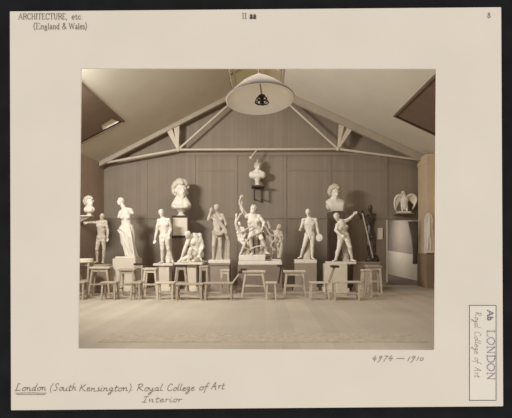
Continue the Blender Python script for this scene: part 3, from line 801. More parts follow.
# --- slim nude youth left of the big curly head
D3 = 13.3
t = thing('plaster_statue', 'slim white nude youth cast standing with arms hanging, beside the curly head', 'statue', P(164, 265.4, D3), 'standing plaster casts')
J = joints(D3, dict(head=(161.4, 213.2, .03), shA=(158.8, 220.8), shB=(168.6, 220.2), elA=(156.6, 231), wrA=(155.2, 239, .03), elB=(170.6, 229.4, -.05), wrB=(169.6, 236, .12),
    hipA=(162, 237.4), hipB=(166.8, 237), knA=(162.6, 249.6, .05), anA=(162.0, 261.6), knB=(168.2, 249, .0), anB=(171.6, 260.8, -.12)))
b = BM(); mannequin(b, J, .93, (.2, -1, -.1), toes={'A': (-.3, -1, -.2), 'B': (.3, -1, -.35)}); blob('figure', b, M['plaster'], t, .0105, 4)
curls('hair', J['head'], Vector((.2, -1, -.1)), Vector((0, 0, 1)), .93, M['plaster'], t, 45, .018)
stump(t, P(168.5, 262, D3+.1), P(169, 248, D3+.12), .09, .07, M['plaster'])
plinth(t, 155, 174.5, 263.2, 265.4, D3, M['plaster'], .5)
pedestal(158.6, 169.2, 265.4, D3-.18, M['ped_white'], 'narrow white pedestal under the slim nude youth', zd=D3)

# --- crouching figure
D5 = 13.2
t = thing('crouching_statue', 'white crouching nude man cast bent over one knee', 'statue', P(190, 264, D5))
J = joints(D5, dict(head=(189.6, 235.0, .3), shA=(190.2, 238.4, .2), shB=(199.4, 235.6, .0), elA=(186.6, 248, .24), wrA=(183.8, 255.6, .24), elB=(203.0, 246.6, .06), wrB=(200.6, 254, .24),
    hipA=(196.4, 255.4, .08), hipB=(200.2, 255, -.08), knA=(192.2, 249.4, .26), anA=(189.6, 260.6, .2), knB=(194, 260.0, .12), anB=(202, 261.0, -.12)))
b = BM(); mannequin(b, J, .92, (-.7, -.5, -.7), bulk=1.42, toes={'A': (-1, -.4, -.2), 'B': (.8, .6, -.2)}); 
blob('figure', b, M['plaster'], t, .0105, 4)
curls('hair', J['head'], Vector((-.7, -.5, -.7)), Vector((0, 0, 1)), .86, M['plaster'], t, 40, .022)
b = BM()
tube(b, crom([P(x, y, D5-.2) for x, y in ((192, 256), (187, 257.5), (182, 260), (177.6, 262.2))], 5), .085, 10, .04)
tube(b, crom([P(x, y, D5-.05) for x, y in ((194, 259), (188, 260), (181, 261.5))], 5), .07, 10, .05)
blob('cloth', b, M['plaster'], t, .013, 2)
plinth(t, 176.5, 204, 262.2, 264.2, D5, M['plaster'], .62, .34)
pedestal(186.8, 196.2, 264.2, D5-.2, M['ped_white'], 'slim white pedestal under the crouching man cast', zd=D5)

# --- draped figure raising a hand to its head
D6 = 13.3
t = thing('draped_statue', 'grey aged man cast raising one hand to his bowed head, cloth behind', 'statue', P(220, 263, D6))
J = joints(D6, dict(head=(217.0, 208.6, .1), shA=(214.0, 215.6, .02), shB=(222.4, 215.6), elA=(208.8, 220, .12), wrA=(211.2, 212.4, .16), hdA=(212.6, 208.6, .17), elB=(226, 224), wrB=(222.6, 231.6, .13),
    hipA=(215.2, 233.6), hipB=(219.8, 233), knA=(214.0, 246.6, .1), anA=(213.4, 258.6, .03), knB=(220.6, 246, .04), anB=(221, 258.2)))
b = BM(); mannequin(b, J, .90, (-.5, -1, -.55), curl=.9); blob('figure', b, M['plaster_old'], t, .0105, 3)
curls('hair', J['head'], Vector((-.5, -1, -.55)), Vector((0, 0, 1)), .9, M['plaster_old'], t, 45, .02)
b = BM()
for i, pts in enumerate((((222.6, 214.6), (226.6, 221), (228, 238), (229, 259.5)), ((224, 217), (228, 228), (229, 244), (228, 260)), ((221, 218), (224.6, 232), (226, 246), (225.4, 260)),
                         ((218, 224), (223, 238), (224, 250), (223, 260)), ((214, 214.6), (218, 220), (223, 226), (227, 233)), ((216, 217), (220, 224), (225, 230), (228, 240)), ((213, 232.5), (216.6, 238), (217.4, 248), (217, 260)), ((222, 231), (219, 236), (218.6, 246), (219.4, 260)), ((212.4, 231), (218, 234.6), (223.6, 232), (227, 234)))):
    tube(b, crom([P(x, y, D6+(.10 if i < 4 else (-.1 if i < 6 else (.02 if i < 8 else -.16)))) for x, y in pts], 6), .05, 8, .055)
blob('drapery', b, M['plaster_grey'], t, .013, 1)
plinth(t, 209.4, 230.6, 259.6, 263, D6, M['plaster'], .5)
pedestal(210.4, 229.4, 263, D6-.27, M['ped_grey'], 'grey pedestal under the man raising a hand to his head', cornice=.03, zd=D6)

# --- three-figure struggling group
D7 = 13.2
t = thing('statue_group', 'large cast group of a bearded man and two youths wrestling snakes', 'statue', P(262, 264, D7))
J = joints(D7, dict(head=(253.4, 209.4, .12), shA=(246.8, 216.4, .1), shB=(258.8, 217, .08), elA=(241.4, 208, .04), wrA=(241.6, 200, .04), hdA=(242.2, 195.6, .06), elB=(264.2, 223, .12), wrB=(262.6, 229, .26),
    hipA=(252.8, 231, .06), hipB=(258, 230.6, .06), knA=(250.2, 238.6, .36), anA=(252.8, 253, .22), knB=(261.8, 239, .36), anB=(266.8, 252.2, .26)))
b = BM(); mannequin(b, J, 1.02, (-.35, -1, .35), curl=1.2, beard=True, bulk=1.2); blob('figure', b, M['plaster'], t, .0115, 3)
curls('hair', J['head'], Vector((-.35, -1, .35)), Vector((0, 0, 1)), 1.02, M['plaster_old'], t, 50, .026)
J = joints(D7, dict(head=(239.0, 223.6, .18), shA=(237.6, 229, .12), shB=(243.2, 229, .12), elA=(235.8, 223.4, .1), wrA=(236.6, 217, .12), elB=(245.8, 233.6, .2), wrB=(243.6, 238, .24),
    hipA=(240.6, 239.4, .1), hipB=(243.6, 239.2, .1), knA=(245.0, 244.8, .3), anA=(241.2, 253.2, .2), knB=(249.2, 243.4, .2), anB=(246.8, 254, .1)))
b = BM(); mannequin(b, J, .70, (.5, -.8, .45), curl=.9, bulk=1.2); blob('figure', b, M['plaster'], t, .009, 3)
curls('hair', J['head'], Vector((.5, -.8, .45)), Vector((0, 0, 1)), .66, M['plaster_old'], t, 40, .024, voxel=.007)
J = joints(D7, dict(head=(278.8, 227.6, .12), shA=(274.0, 232.2, .08), shB=(280.6, 232.8, .08), elA=(270.2, 230, .1), wrA=(268.8, 224.6, .1), elB=(282.4, 239, .12), wrB=(278.2, 243.2, .2),
    hipA=(274.2, 242, .06), hipB=(277.6, 242.2, .06), knA=(273.2, 250, .16), anA=(271.0, 258.6, .08), knB=(278.4, 250.4, .12), anB=(278.0, 258.6, .04)))
b = BM(); mannequin(b, J, .72, (-.8, -.6, .25), curl=.9, bulk=1.2); blob('figure', b, M['plaster_old'], t, .009, 3)
curls('hair', J['head'], Vector((-.8, -.6, .25)), Vector((0, 0, 1)), .68, M['plaster_old'], t, 40, .024, voxel=.007)
bm = BM(); box(bm, (X(246, D7), D7-DW-.05, Z(256, D7)), (X(268.5, D7), D7-DW+.4, Z(233, D7))); obj('altar_block', bm, M['plaster_grey'], t, bevel=.03)
b = BM()
for pts in (((258, 233), (256, 242), (257, 255)), ((255, 233), (250, 243), (248, 256)), ((261, 234), (262, 245), (261, 256)), ((265, 232), (269, 242), (270, 256)), ((267, 236), (266, 247), (265, 257)), ((262, 228), (270, 236), (273, 248)), ((279.6, 236), (281.6, 246), (279.6, 258)), ((246, 240), (245, 250), (243, 257))):
    tube(b, crom([P(x, y, D7-.14) for x, y in pts], 6), .055, 8, .07)
blob('drapery', b, M['plaster_grey'], t, .014, 1)
bm = BM(); tube(bm, crom([P(x, y, D7-dd) for x, y, dd in ((241.5, 196.5, .12), (239.5, 203, .1), (243.4, 211, .2), (239.4, 216, .24), (236.4, 224, .24), (240.4, 232, .26), (247, 229, .3), (253, 226.4, .28), (260, 230, .3), (264.6, 226, .3), (270, 234, .26), (276, 238, .24), (271, 245, .26), (276, 251, .24))], 6), .034, 8, .022)
obj('snake', bm, M['plaster_old'], t, smooth=True)
bm = BM(); tube(bm, crom([P(x, y, D7-dd) for x, y, dd in ((263, 228.6, .36), (258, 233.5, .34), (252, 236, .42), (247, 240.6, .4), (244.6, 246.4, .4), (249.4, 249.6, .36), (255.4, 247, .34), (262, 246, .42), (268, 248.6, .36))], 6), .034, 8, .02)
obj('snake', bm, M['plaster_old'], t, smooth=True)
plinth(t, 239.2, 281.4, 260.6, 264.2, D7, M['plaster'], .8, .42)
bm = BM(); box(bm, (X(239.6, D7), D7-DW-.4, Z(260.6, D7)), (X(265.5, D7), D7-DW+.36, Z(254.6, D7))); box(bm, (X(265.5, D7), D7-DW-.2, Z(260.6, D7)), (X(281, D7), D7-DW+.36, Z(259, D7)))
obj('rock_step', bm, M['plaster'], t, bevel=.03)
pedestal(237.6, 282.2, 264.2, D7-.46, M['ped_mid'], 'long brown pedestal under the struggling snake group', depth=.95, cornice=.0, zd=D7)

# --- nude man holding a disc
D9 = 13.3
t = thing('plaster_statue', 'white nude man cast holding a round disc at his side', 'statue', P(306, 263, D9), 'standing plaster casts')
J = joints(D9, dict(head=(307.8, 212.6, .03), shA=(303.4, 220.2), shB=(315.6, 220), elA=(301.2, 227.6, .0), wrA=(299.6, 229.6, .16), elB=(317.4, 228.6), wrB=(318.4, 235, .06),
    hipA=(307.2, 235), hipB=(312, 234.6), knA=(303.6, 246.6, .08), anA=(300.8, 256.8, -.02), knB=(312.2, 246.6, .03), anB=(312.2, 257.6)))
b = BM(); mannequin(b, J, .88, (-.25, -1, -.1), toes={'A': (-.7, -1, -.25), 'B': (.2, -1, -.22)}); blob('figure', b, M['plaster'], t, .0105, 4)
curls('hair', J['head'], Vector((-.25, -1, -.1)), Vector((0, 0, 1)), .88, M['plaster'], t, 45, .014)
bm = BM(); cc = P(319.2, 237.6, D9-.07); n = 28
prism(bm, [cc+Vector((.10*math.cos(2*math.pi*i/n), -.02-.02*math.cos(2*math.pi*i/n), .118*math.sin(2*math.pi*i/n))) for i in range(n)], [cc+Vector((.10*math.cos(2*math.pi*i/n), .02-.02*math.cos(2*math.pi*i/n), .118*math.sin(2*math.pi*i/n))) for i in range(n)])
obj('disc', bm, M['plaster'], t, bevel=.008)
stump(t, P(307, 258.6, D9+.06), P(310.6, 243, D9+.10), .13, .07, M['plaster_old'])
plinth(t, 294.2, 316, 259.4, 263, D9, M['plaster'], .55)
pedestal(295, 316.8, 263, D9-.3, M['ped_grey'], 'grey pedestal under the disc-holding man', zd=D9)

# --- leaning man with outflung arm
D10 = 13.1
t = thing('plaster_statue', 'white nude man cast leaning with one arm flung out, below the right bust', 'statue', P(343, 263.6, D10), 'standing plaster casts')
J = joints(D10, dict(head=(335.8, 217.2, .1), shA=(337.2, 225.4, .1), shB=(344.6, 221.6), elA=(334.6, 230.4, .18), wrA=(338.6, 235, .3), elB=(349.2, 219, -.02), wrB=(353.2, 215.2, .02), hdB=(356, 212.6, .04),
    hipA=(341, 237), hipB=(345.8, 235.8), knA=(338.4, 248.6, .08), anA=(335.4, 260, .02), knB=(349.2, 247.2, .1), anB=(352.2, 259.6, .0)))
b = BM(); mannequin(b, J, .92, (-.55, -1, -.35), bulk=1.25, toes={'A': (-.7, -1, -.2), 'B': (.4, -1, -.25)}); blob('figure', b, M['plaster'], t, .0105, 4)
curls('hair', J['head'], Vector((-.55, -1, -.35)), Vector((0, 0, 1)), .92, M['plaster'], t, 45, .02)
stump(t, P(346, 261, D10+.12), P(345.6, 243, D10+.12), .12, .09, M['plaster_grey'])  # greyer plaster stands in for the shade on this support
plinth(t, 326.5, 354.6, 261.6, 263.8, D10, M['plaster'], .6, .28)
pedestal(325.4, 347.5, 263.8, D10-.34, M['ped_white'], 'whitewashed pedestal under the leaning man cast', depth=.66, zd=D10)

# --- dark bronze anatomical figure with a staff
D11 = 13.4
t = thing('bronze_statue', 'dark bronze nude man leaning on a pale staff, arms reaching left', 'statue', P(369, 264, D11))
J = joints(D11, dict(head=(369.6, 208.4, .08), shA=(366.4, 216.4, .05), shB=(374.4, 215.4), elA=(361.6, 218.2, .1), wrA=(357.4, 213.6, .12), hdA=(355, 211.8, .12), elB=(367.6, 222.4, .22), wrB=(362.4, 214.6, .24),
    hipA=(368.4, 234), hipB=(372.8, 233.6), knA=(368.0, 245, .08), anA=(369.2, 256, .03), knB=(374.2, 244.6, .06), anB=(374.4, 254.6)))
b = BM(); mannequin(b, J, .86, (-.8, -.9, -.1)); blob('figure', b, M['bronze'], t, .0105, 3)
bm = BM(); cap(bm, P(362.6, 213.6, D11-.26), P(373, 257.6, D11-.2), .02); obj('staff', bm, M['plaster_grey'], t, smooth=True)
b = BM(); cap(b, P(369, 260, D11), P(375, 259.4, D11), .11, .14); ball(b, P(372, 258, D11-.06), .09); ball(b, P(377, 260, D11-.04), .08); blob('rock', b, M['bronze'], t, .016, 2)
plinth(t, 354.6, 379, 261.6, 264, D11, M['ped_mid'], .55)
pedestal(353.2, 380, 264, D11-.3, M['ped_grey'], 'grey pedestal under the bronze man', depth=.66, zd=D11)

# ------------------------------------------------------------------ busts
def bust(label, cx, cy, d, s, look, m, socle, chest_w, chest_y, hair_n=70, size=.024, group='plaster busts', helmet=False, ch=.085, puff=1.0, cloth=False, low=-.1, neck=0.0):
    """cx, cy: centre of the head; socle: (y top, y bottom, half width px)"""
    hc = P(cx, cy, d); f = Vector(look)
    base = P(cx, socle[1], d)
    t = thing('plaster_bust', label, 'bust', base, group)
    b = BM(); head(b, hc, f, Vector((0, 0, 1)), s)
    cc = P(cx, chest_y, d)
    cap(b, hc-Vector((0, -.01, .05))*s, cc, .062*s, .075*s)
    hw = chest_w/2*d/F
    ell(b, cc, (hw, 0, 0), (0, .12*s, 0), (0, 0, ch*s), 18, 8)
    for q in (-1, 1):
        ell(b, cc+Vector((q*hw*.62, 0, .015*s)), (hw*.38, 0, 0), (0, .1*s, 0), (0, 0, ch*s))
        cap(b, hc+Vector((q*.03*s, .01, -.1*s)), cc+Vector((q*hw*.6, .01, .03*s)), .05*s, .06*s)
    lo = max(Z(socle[0], d)-.01, cc.z-.22*s)
    lathe(b, (cc.x, cc.y, lo), [(.05*s, 0), (.075*s, (cc.z-lo)*.4), (.11*s, cc.z-lo)], 16)
    if cloth:
        for k in range(9):
            a = (k-4)/4*hw*.85
            tube(b, crom([cc+Vector((a*1.05, -.06*s*(1-abs(k-4)/7), ch*s*(1-abs(k-4)/9))), cc+Vector((a*.8, -.15*s, 0)), cc+Vector((a*.55+.03*s, -.13*s, -ch*s))], 4), .036*s, 7)
    blob('figure', b, m, t, .0095*max(1, s*.75), 3)
    if helmet:
        bb = BM(); ell(bb, hc+Vector((0, .02*s, .04*s)), (.088*s, 0, 0), (0, .108*s, 0), (0, 0, .1*s), 18, 12)
        tube(bb, crom([hc+Vector((0, y*s, z*s)) for y, z in ((-.09, .11), (-.05, .165), (.03, .175), (.1, .12), (.12, .02), (.11, -.06))], 5), .024*s, 8)
        cap(bb, hc+Vector((-.075*s, -.07*s, .06*s)), hc+Vector((.075*s, -.07*s, .06*s)), .02*s)
        blob('helmet', bb, M['plaster_old'], t, .01, 2)
    else:
        curls('hair', hc, f, Vector((0, 0, 1)), s, M['hair'], t, hair_n, size, voxel=.009*max(1, s*.8), puff=puff, low=low)
    bm = BM(); h = Z(socle[0], d)-base.z; r = socle[2]*d/F
    lathe(bm, base, [(r, 0), (r, h*.2), (r*.7, h*.35), (r*.55, h*.6), (r*.7, h*.85), (r*.8, h)], 24); obj('socle', bm, m, t, smooth=False)
    return t
# colossal curly head on its tall pedestal
D4 = 14.2
bust('colossal white curly-haired head cast on a tall pedestal, left of centre', 181.2, 190.8, D4, 2.4, (.55, -1, 0), M['plaster'], (211.2, 216.2, 4.4), 19.5, 207.6, 80, .034, ch=.042, puff=1.24, low=.1)
t = pedestal(171.8, 188, 216.2, D4-.27, M['ped_mid'], 'tall pedestal with a white framed block under the curly head', depth=.55, zd=D4)
bm = BM(); box(bm, (X(172.8, D4-.29), D4-.29-DW, Z(235.6, D4)), (X(187, D4-.29), D4-.27-DW, Z(218.4, D4))); obj('white_panel', bm, M['ped_white'], t)
for y in (216.9, 237):
    bm = BM(); box(bm, (X(171.4, D4-.3), D4-.3-DW, Z(y+.8, D4)), (X(188.4, D4-.3), D4-.27-DW, Z(y-.8, D4))); obj('dark_band', bm, M['wood_dark'], t)
# helmeted bust high on the wall
D8 = 14.62
t = bust('white helmeted bust on a high wall bracket above the group', 257.4, 166.8, D8, 1.28, (.45, -1, -.25), M['plaster'], (182.4, 185.6, 3.6), 17, 175.6, helmet=True, ch=.10)
br = thing('wall_bracket', 'dark wooden bracket shelf high on the wall under the helmeted bust', 'shelf', (X(258, D8), -.02, Z(185.6, D8)))
bm = BM(); box(bm, (X(251.6, D8), D8-DW-.2, Z(187.2, D8)), (X(264.2, D8), -.003, Z(185.6, D8))); obj('shelf_board', bm, M['ped_dark'], br, bevel=.006)
for px in (254.4, 262):
    bm = BM(); box(bm, (X(px-.7, D8), D8-DW-.02, Z(199.6, D8)), (X(px+.7, D8), D8-DW+.04, Z(187.2, D8))); obj('shelf_leg', bm, M['wood_dark'], br)
    bm = BM(); bar(bm, (X(px, D8), D8-DW+.02, Z(198.6, D8)), (X(px, D8), -.03, Z(198.6, D8)), .04); obj('brace', bm, M['wood_dark'], br)
# right bust on its dark column
D12 = 14.2
bust('white bust with rolled hair and folded drapery on a dark column', 334.8, 193, D12, 1.75, (.35, -1, -.15), M['plaster'], (210.2, 212.2, 6.5), 18, 205.4, 70, .032, ch=.11, puff=1.25, cloth=True)
pedestal(329.4, 345.4, 212.2, D12-.25, M['ped_dark'], 'dark brown column pedestal under the right bust', depth=.52, zd=D12)
# bust on the left wall
D0 = 13.0
bust('white bust on a small shelf of the left side wall', 89.2, 202.6, D0, 1.38, (.9, -.6, 0), M['plaster'], (213.2, 215.4, 3.0), 9.6, 210.8, 70, .026, ch=.06, puff=1.15)
br = thing('wall_bracket', 'small white bracket shelf on the left side wall', 'shelf', (XL, D0-DW, Z(215.4, D0)))
bm = BM(); box(bm, (XL+.003, D0-DW-.12, Z(216.6, D0)), (X(92.6, D0), D0-DW+.12, Z(215.4, D0))); obj('shelf_board', bm, M['ped_white'], br, bevel=.006)
bm = BM(); prism(bm, [(XL+.003, D0-DW-.05, Z(217, D0)), (X(91.6, D0), D0-DW-.05, Z(217, D0)), (XL+.003, D0-DW-.05, Z(223, D0))], [(XL+.003, D0-DW+.05, Z(217, D0)), (X(91.6, D0), D0-DW+.05, Z(217, D0)), (XL+.003, D0-DW+.05, Z(223, D0))]); obj('corbel', bm, M['ped_grey'], br)

# --- eagle
DE = 14.72
t = thing('eagle_statue', 'white eagle cast with half-open wings on a shelf above the doorway', 'statue', P(404, 213, DE))
b = BM(); pe = lambda x, y, o=0: P(x, y, DE)+Vector((0, -o, 0))
cap(b, pe(405, 199.4), pe(404.2, 207.4), .12, .10); ell(b, pe(404.2, 202), (.13, 0, 0), (0, .12, 0), (0, 0, .2))
cap(b, pe(404.4, 198, .02), pe(402.8, 194, .06), .08, .062); ball(b, pe(402.4, 193, .07), .066)
cap(b, pe(401.4, 193, .1), pe(399.4, 194.2, .14), .03, .012); cap(b, pe(399.4, 194.2, .14), pe(399, 195.6, .14), .014, .008)
for sx in (402, 406.4):
    cap(b, pe(sx, 206, .02), pe(sx, 209.6, .05), .055, .04); cap(b, pe(sx, 209.6, .05), pe(sx-.2, 211.6, .07), .03, .035)
    for q in (-.5, .4, 1.3): cap(b, pe(sx-.4, 211.4, .07), pe(sx-.7+q, 212, .15), .018, .012, n=6)
cap(b, pe(405.4, 206, -.06), pe(406.6, 211.4, -.1), .07, .05)
blob('figure', b, M['plaster'], t, .010, 2)
for side, ptsl in ((-1, ((403, 196.4), (398.6, 195.4), (395.6, 198.4), (394.6, 203), (395.2, 208.6))), (1, ((406.6, 197), (411, 194.8), (415, 196), (416.4, 200), (414.4, 206)))):
    b = BM(); pts = crom([pe(x, y, .0) for x, y in ptsl], 5)
    tube(b, pts, .055, 8, .03)
    for k, p in enumerate(pts[4:]):
        ln = .16+.10*math.sin(k*.25)
        tip = p+Vector((-side*.05, .02, -ln)); cap(b, p, tip, .034, .02, (0, 1, 0), .5, 8)
    blob('wing', b, M['plaster'], t, .010, 1)
bm = BM(); box(bm, (X(397, DE), DE-DW-.18, Z(213.2, DE)), (X(409.6, DE), DE-DW+.14, Z(211.6, DE))); obj('plinth', bm, M['plaster'], t, bevel=.01)
bm = BM(); box(bm, (X(395, DE), DE-DW-.2, Z(214.4, DE)), (X(411.6, DE), -.032, Z(213.2, DE)))
tag(obj('wall_shelf', bm, M['frame'], bevel=.006), 'brown ledge above the doorway carrying the eagle', 'shelf')

# pale cast hung on the right pier, with a pointed top
bm = BM(); dq = 13.88
pts = [(424, 253), (424.2, 219), (425.4, 215.4), (428, 212.8), (431.2, 214.8), (433, 219), (433.4, 253)]
a = [P(x, y, dq) for x, y in pts]
for v in a: v.y = -1.125
prism(bm, a, [v+Vector((0, -.05, 0)) for v in a])
rl = obj('relief_cast', bm, M['plaster'], bevel=.012); tag(rl, 'pale relief cast with a pointed top hung on the right pier', 'relief')
b = BM()
for x0, y0, x1, y1, r in ((428.6, 218, 428.8, 222, .035), (428.6, 224, 428.2, 236, .06), (427.4, 236, 427, 249, .035), (429.6, 236, 430, 249, .035), (426.4, 224, 425.8, 233, .025), (431, 224, 431.6, 232, .025)):
    p0 = P(x0, y0, dq); p1 = P(x1, y1, dq); p0.y = p1.y = -1.185; cap(b, p0, p1, r, r*.9, (0, 1, 0), .7)
blob('relief_figure', b, M['plaster'], rl, .011, 2)
# paper notice beside the bronze man
bm = BM(); box(bm, (X(377.6, 14.97), -.045, Z(239.4, 14.97)), (X(382.6, 14.97), -.003, Z(228, 14.97)))
tag(obj('wall_notice', bm, M['paper']), 'small white notice on the wall beside the bronze man', 'notice')
# little branched gas bracket on the truss tie above the helmeted bust
gb = thing('gas_bracket', 'small pale gas bracket hanging from the truss tie above the helmeted bust', 'gas bracket', P(256, 151, DT))
bm = BM(); tube(bm, crom([P(257, 150, DT), P(254.6, 152.6, DT-.04), P(252.4, 155.4, DT-.06), P(251, 158, DT-.06)], 5), .022, 8); obj('arm', bm, M['paint_light'], gb, smooth=True)
bm = BM(); lathe(bm, P(250.8, 159, DT-.06), [(.015, 0), (.04, .02), (.05, .06), (.03, .09)], 14); obj('burner_cup', bm, M['plaster'], gb, smooth=True)

# ------------------------------------------------------------------ stools, benches, donkeys
SG, LG = 'tall modelling stools', 'low drawing benches'
def legs4(t, cx, cy, zt, hx, hy, bx, by, w0, w1, m):
    for sx in (-1, 1):
        for sy in (-1, 1):
            bm = BM(); bar(bm, (cx+sx*hx, cy+sy*hy, zt), (cx+sx*bx, cy+sy*by, 0), w0, w1); obj('leg', bm, m, t)
def tall_stool(cx, d, ty, wpx, bpx, label, top=None, m='wood', round_=False, thick=.05, name='modelling_stool'):
    x, y, zt = X(cx, d), d-DW, Z(ty, d); hw = wpx/2*d/F; bw = bpx/2*d/F
    t = thing(name, label, 'stool', (x, y, 0), SG)
    dp = min(.17, max(.12, hw*.8)); bm = BM()
    if round_: lathe(bm, (x, y, zt-thick), [(hw*.94, 0), (hw, .012), (hw, thick-.012), (hw*.95, thick)], 28, 1, min(1, .24/hw))
    else: box(bm, (x-hw, y-dp, zt-thick), (x+hw, y+dp, zt))
    obj('seat', bm, M[top or m], t, bevel=.008)
    lx = min(hw*.72, bw*.95)
    legs4(t, x, y, zt-thick, lx, dp*.7, bw-.025, dp*1.05, .05, .042, M[m])
    q = .42; zs = zt*q; ex = lx+(bw-.025-lx)*(1-q); ey = dp*.7+dp*.35*(1-q)
    for sy in (-1, 1):
        bm = BM(); bar(bm, (x-ex, y+sy*ey, zs), (x+ex, y+sy*ey, zs), .03); obj('stretcher', bm, M[m], t)
    for sx in (-1, 1):
        bm = BM(); bar(bm, (x+sx*ex, y-ey, zs*.7), (x+sx*ex, y+ey, zs*.7), .03); obj('stretcher', bm, M[m], t)
    for sy in (-1, 1):
        bm = BM(); box(bm, (x-lx, y+sy*dp*.72-.012, zt-thick-.08), (x+lx, y+sy*dp*.72+.012, zt-thick)); obj('apron', bm, M[m], t)
    return t
def low_bench(cx, d, ty, wpx, bpx, label, m='wood', donkey=None, name='low_bench', sd=.15):
    """donkey: (x of the foot, x of the head, y of the head, rest half width) of a leaning upright at the right end"""
    x, y, zt = X(cx, d), d-DW, Z(ty, d); hw = wpx/2*d/F; bw = bpx/2*d/F
    t = thing(name, label, 'bench', (x, y, 0), LG)
    bm = BM(); box(bm, (x-hw, y-sd, zt-.04), (x+hw, y+sd, zt)); obj('seat', bm, M[m], t, bevel=.008)
    legs4(t, x, y, zt-.04, hw-.05, sd*.72, bw-.02, sd*.95, .045, .038, M[m])
    bm = BM(); bar(bm, (x-bw+.04, y, .16), (x+bw-.04, y, .16), .03); obj('stretcher', bm, M[m], t)
    for sx in (-1, 1):
        bm = BM(); bar(bm, (x+sx*(bw-.03), y-sd*.9, .16), (x+sx*(bw-.03), y+sd*.9, .16), .03); obj('stretcher', bm, M[m], t)
    if donkey:
        fx, hx, hy, rw, um = donkey
        for sy in (-.6, .6):
            bm = BM(); bar(bm, (X(fx, d), y+sy*sd, zt-.03), (X(hx, d), y+sy*sd, Z(hy, d)), .036, .03); obj('upright', bm, M[um], t)
        bm = BM(); box(bm, (X(hx-rw, d), y-sd*1.1, Z(hy+1, d)), (X(hx+rw, d), y+sd*1.1, Z(hy-1, d))); obj('board_rest', bm, M['wood_dark'], t, bevel=.006)
    return t
# left to right
tall_stool(84.4, 11.75, 258.6, 17, 13, 'tall stand with a thick round white turntable top at the left edge', 'ped_white', 'wood2', True, .11)
low_bench(80, 11.05, 281.4, 14, 12, 'low stool before the round turntable stand at the left edge', 'wood2', name='low_stool')
tall_stool(101.4, 11.7, 266.6, 19.6, 23, 'tall stool with wide pale top before the flayed man cast', 'wood', 'wood2')
low_bench(110, 11.05, 281.6, 15.6, 14.6, 'low stool between the two leftmost wide tall stools', 'wood2', name='low_stool')
tall_stool(128, 11.75, 268.6, 17, 18, 'tall splay-legged stool before the white block pedestal', 'wood2', 'wood2')
tall_stool(139.4, 12.55, 263.2, 9.6, 10, 'narrow tall stool with a dark top behind the second low stool', 'wood_dark', 'wood2')
low_bench(136.8, 11.05, 281.8, 11, 10, 'small low stool before the narrow dark-topped stool', 'wood2', name='low_stool')
tall_stool(151, 11.75, 267.8, 13.4, 17, 'tall pale stool left of the slim youth pedestal', 'wood', 'wood')
low_bench(166, 11.05, 281.8, 18.6, 16, 'low pale bench in front of the slim youth pedestal', 'wood')
tall_stool(181.4, 12.1, 265, 10.6, 15, 'splay-legged tall stool with a dark top before the crouching man', 'wood_dark', 'wood2')
low_bench(190, 11.0, 283.2, 27, 26, 'long low bench in front of the crouching man', 'wood2')
tall_stool(204, 11.75, 265.6, 9, 9.5, 'slim tall stool between crouching man and grey pedestal', 'wood2', 'wood2')
low_bench(219, 10.95, 282.2, 29, 27, 'long low donkey bench with leaning upright, before the grey left pedestal', 'wood2', (232, 240.4, 272, 1.8, 'wood'), 'drawing_donkey')
tall_stool(225, 12.4, 269.2, 9, 9, 'small square stand close before the grey left pedestal', 'wood', 'wood')
tall_stool(254, 11.7, 270.4, 23, 26, 'wide tall stool with splayed legs before the snake group', 'wood', 'wood')
bm = BM(); q = P(243.6, 270.4, 11.7); box(bm, (q.x-.085, q.y-.11, q.z), (q.x+.085, q.y+.11, q.z+.05))
tag(obj('wood_block', bm, M['wood_dark'], bevel=.008), 'dark wood block lying on the stool before the snake group', 'block')
low_bench(271, 11.05, 281.8, 11.6, 11, 'short pale donkey with a dark upright beside the snake group', 'wood', (278.6, 281.2, 265.8, 4, 'wood_dark'), 'drawing_donkey')
tall_stool(294.4, 11.7, 270.4, 22, 22.5, 'square pale table-like stool before the disc-holding man', 'wood', 'wood', name='table_stool')
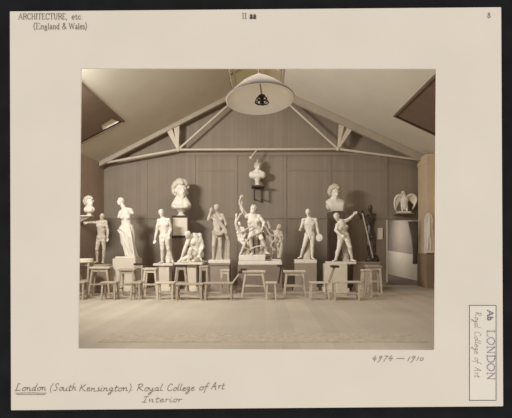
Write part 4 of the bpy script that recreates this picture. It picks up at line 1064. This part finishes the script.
low_bench(319, 11.05, 281.8, 19, 20, 'pale donkey with a leaning dark rest, before the whitewashed pedestal', 'wood', (328.6, 334.6, 266.4, 3.6, 'wood2'), 'drawing_donkey')
low_bench(346, 10.95, 281.2, 28, 25.4, 'long low bench before the leaning man', 'wood')
tall_stool(366.2, 11.7, 269.4, 9.6, 11, 'narrow tall pale stool with splayed legs, rightmost of the front row', 'wood', 'wood')
tall_stool(373.4, 12.6, 265.4, 15, 15, 'tall table-like stand before the bronze man pedestal', 'wood2', 'wood', name='table_stool')
# white box under the bench
bm = BM(); d = 11.9; box(bm, (X(337, d), d-DW, 0), (X(347.4, d), d-DW+.3, Z(281, d)))
tag(obj('box', bm, M['ped_white'], bevel=.01), 'white box on the floor behind the bench before the leaning man', 'box')

# ------------------------------------------------------------------ floor grating
m = mat('cast_iron_grating', (184, 169, 146), .8, .1, 8)
nt = m.node_tree; b = nt.nodes['Principled BSDF']; src = b.inputs['Base Color'].links[0].from_socket
tc = nt.nodes.new('ShaderNodeTexCoord'); vo = nt.nodes.new('ShaderNodeTexVoronoi'); vo.feature = 'DISTANCE_TO_EDGE'; vo.inputs['Scale'].default_value = 9
nt.links.new(tc.outputs['Object'], vo.inputs['Vector'])
ra = nt.nodes.new('ShaderNodeValToRGB'); ra.color_ramp.elements[0].position = .08; ra.color_ramp.elements[0].color = (1.04, 1.04, 1.04, 1); ra.color_ramp.elements[1].position = .2; ra.color_ramp.elements[1].color = (.9, .9, .89, 1)
nt.links.new(vo.outputs['Distance'], ra.inputs[0])
mm = nt.nodes.new('ShaderNodeMix'); mm.data_type = 'RGBA'; mm.blend_type = 'MULTIPLY'; mm.inputs[0].default_value = 1
nt.links.new(src, mm.inputs[6]); nt.links.new(ra.outputs[0], mm.inputs[7]); nt.links.new(mm.outputs[2], b.inputs['Base Color'])
bm = BM(); box(bm, (X(106, 6.5), 1.4*F/(342.2-VY)-DW, -.005), (X(420, 6.5), 1.4*F/(333.5-VY)-DW, .006))
tag(obj('floor_grating', bm, m), 'long faint patterned grating let into the floor in the foreground', 'grating')
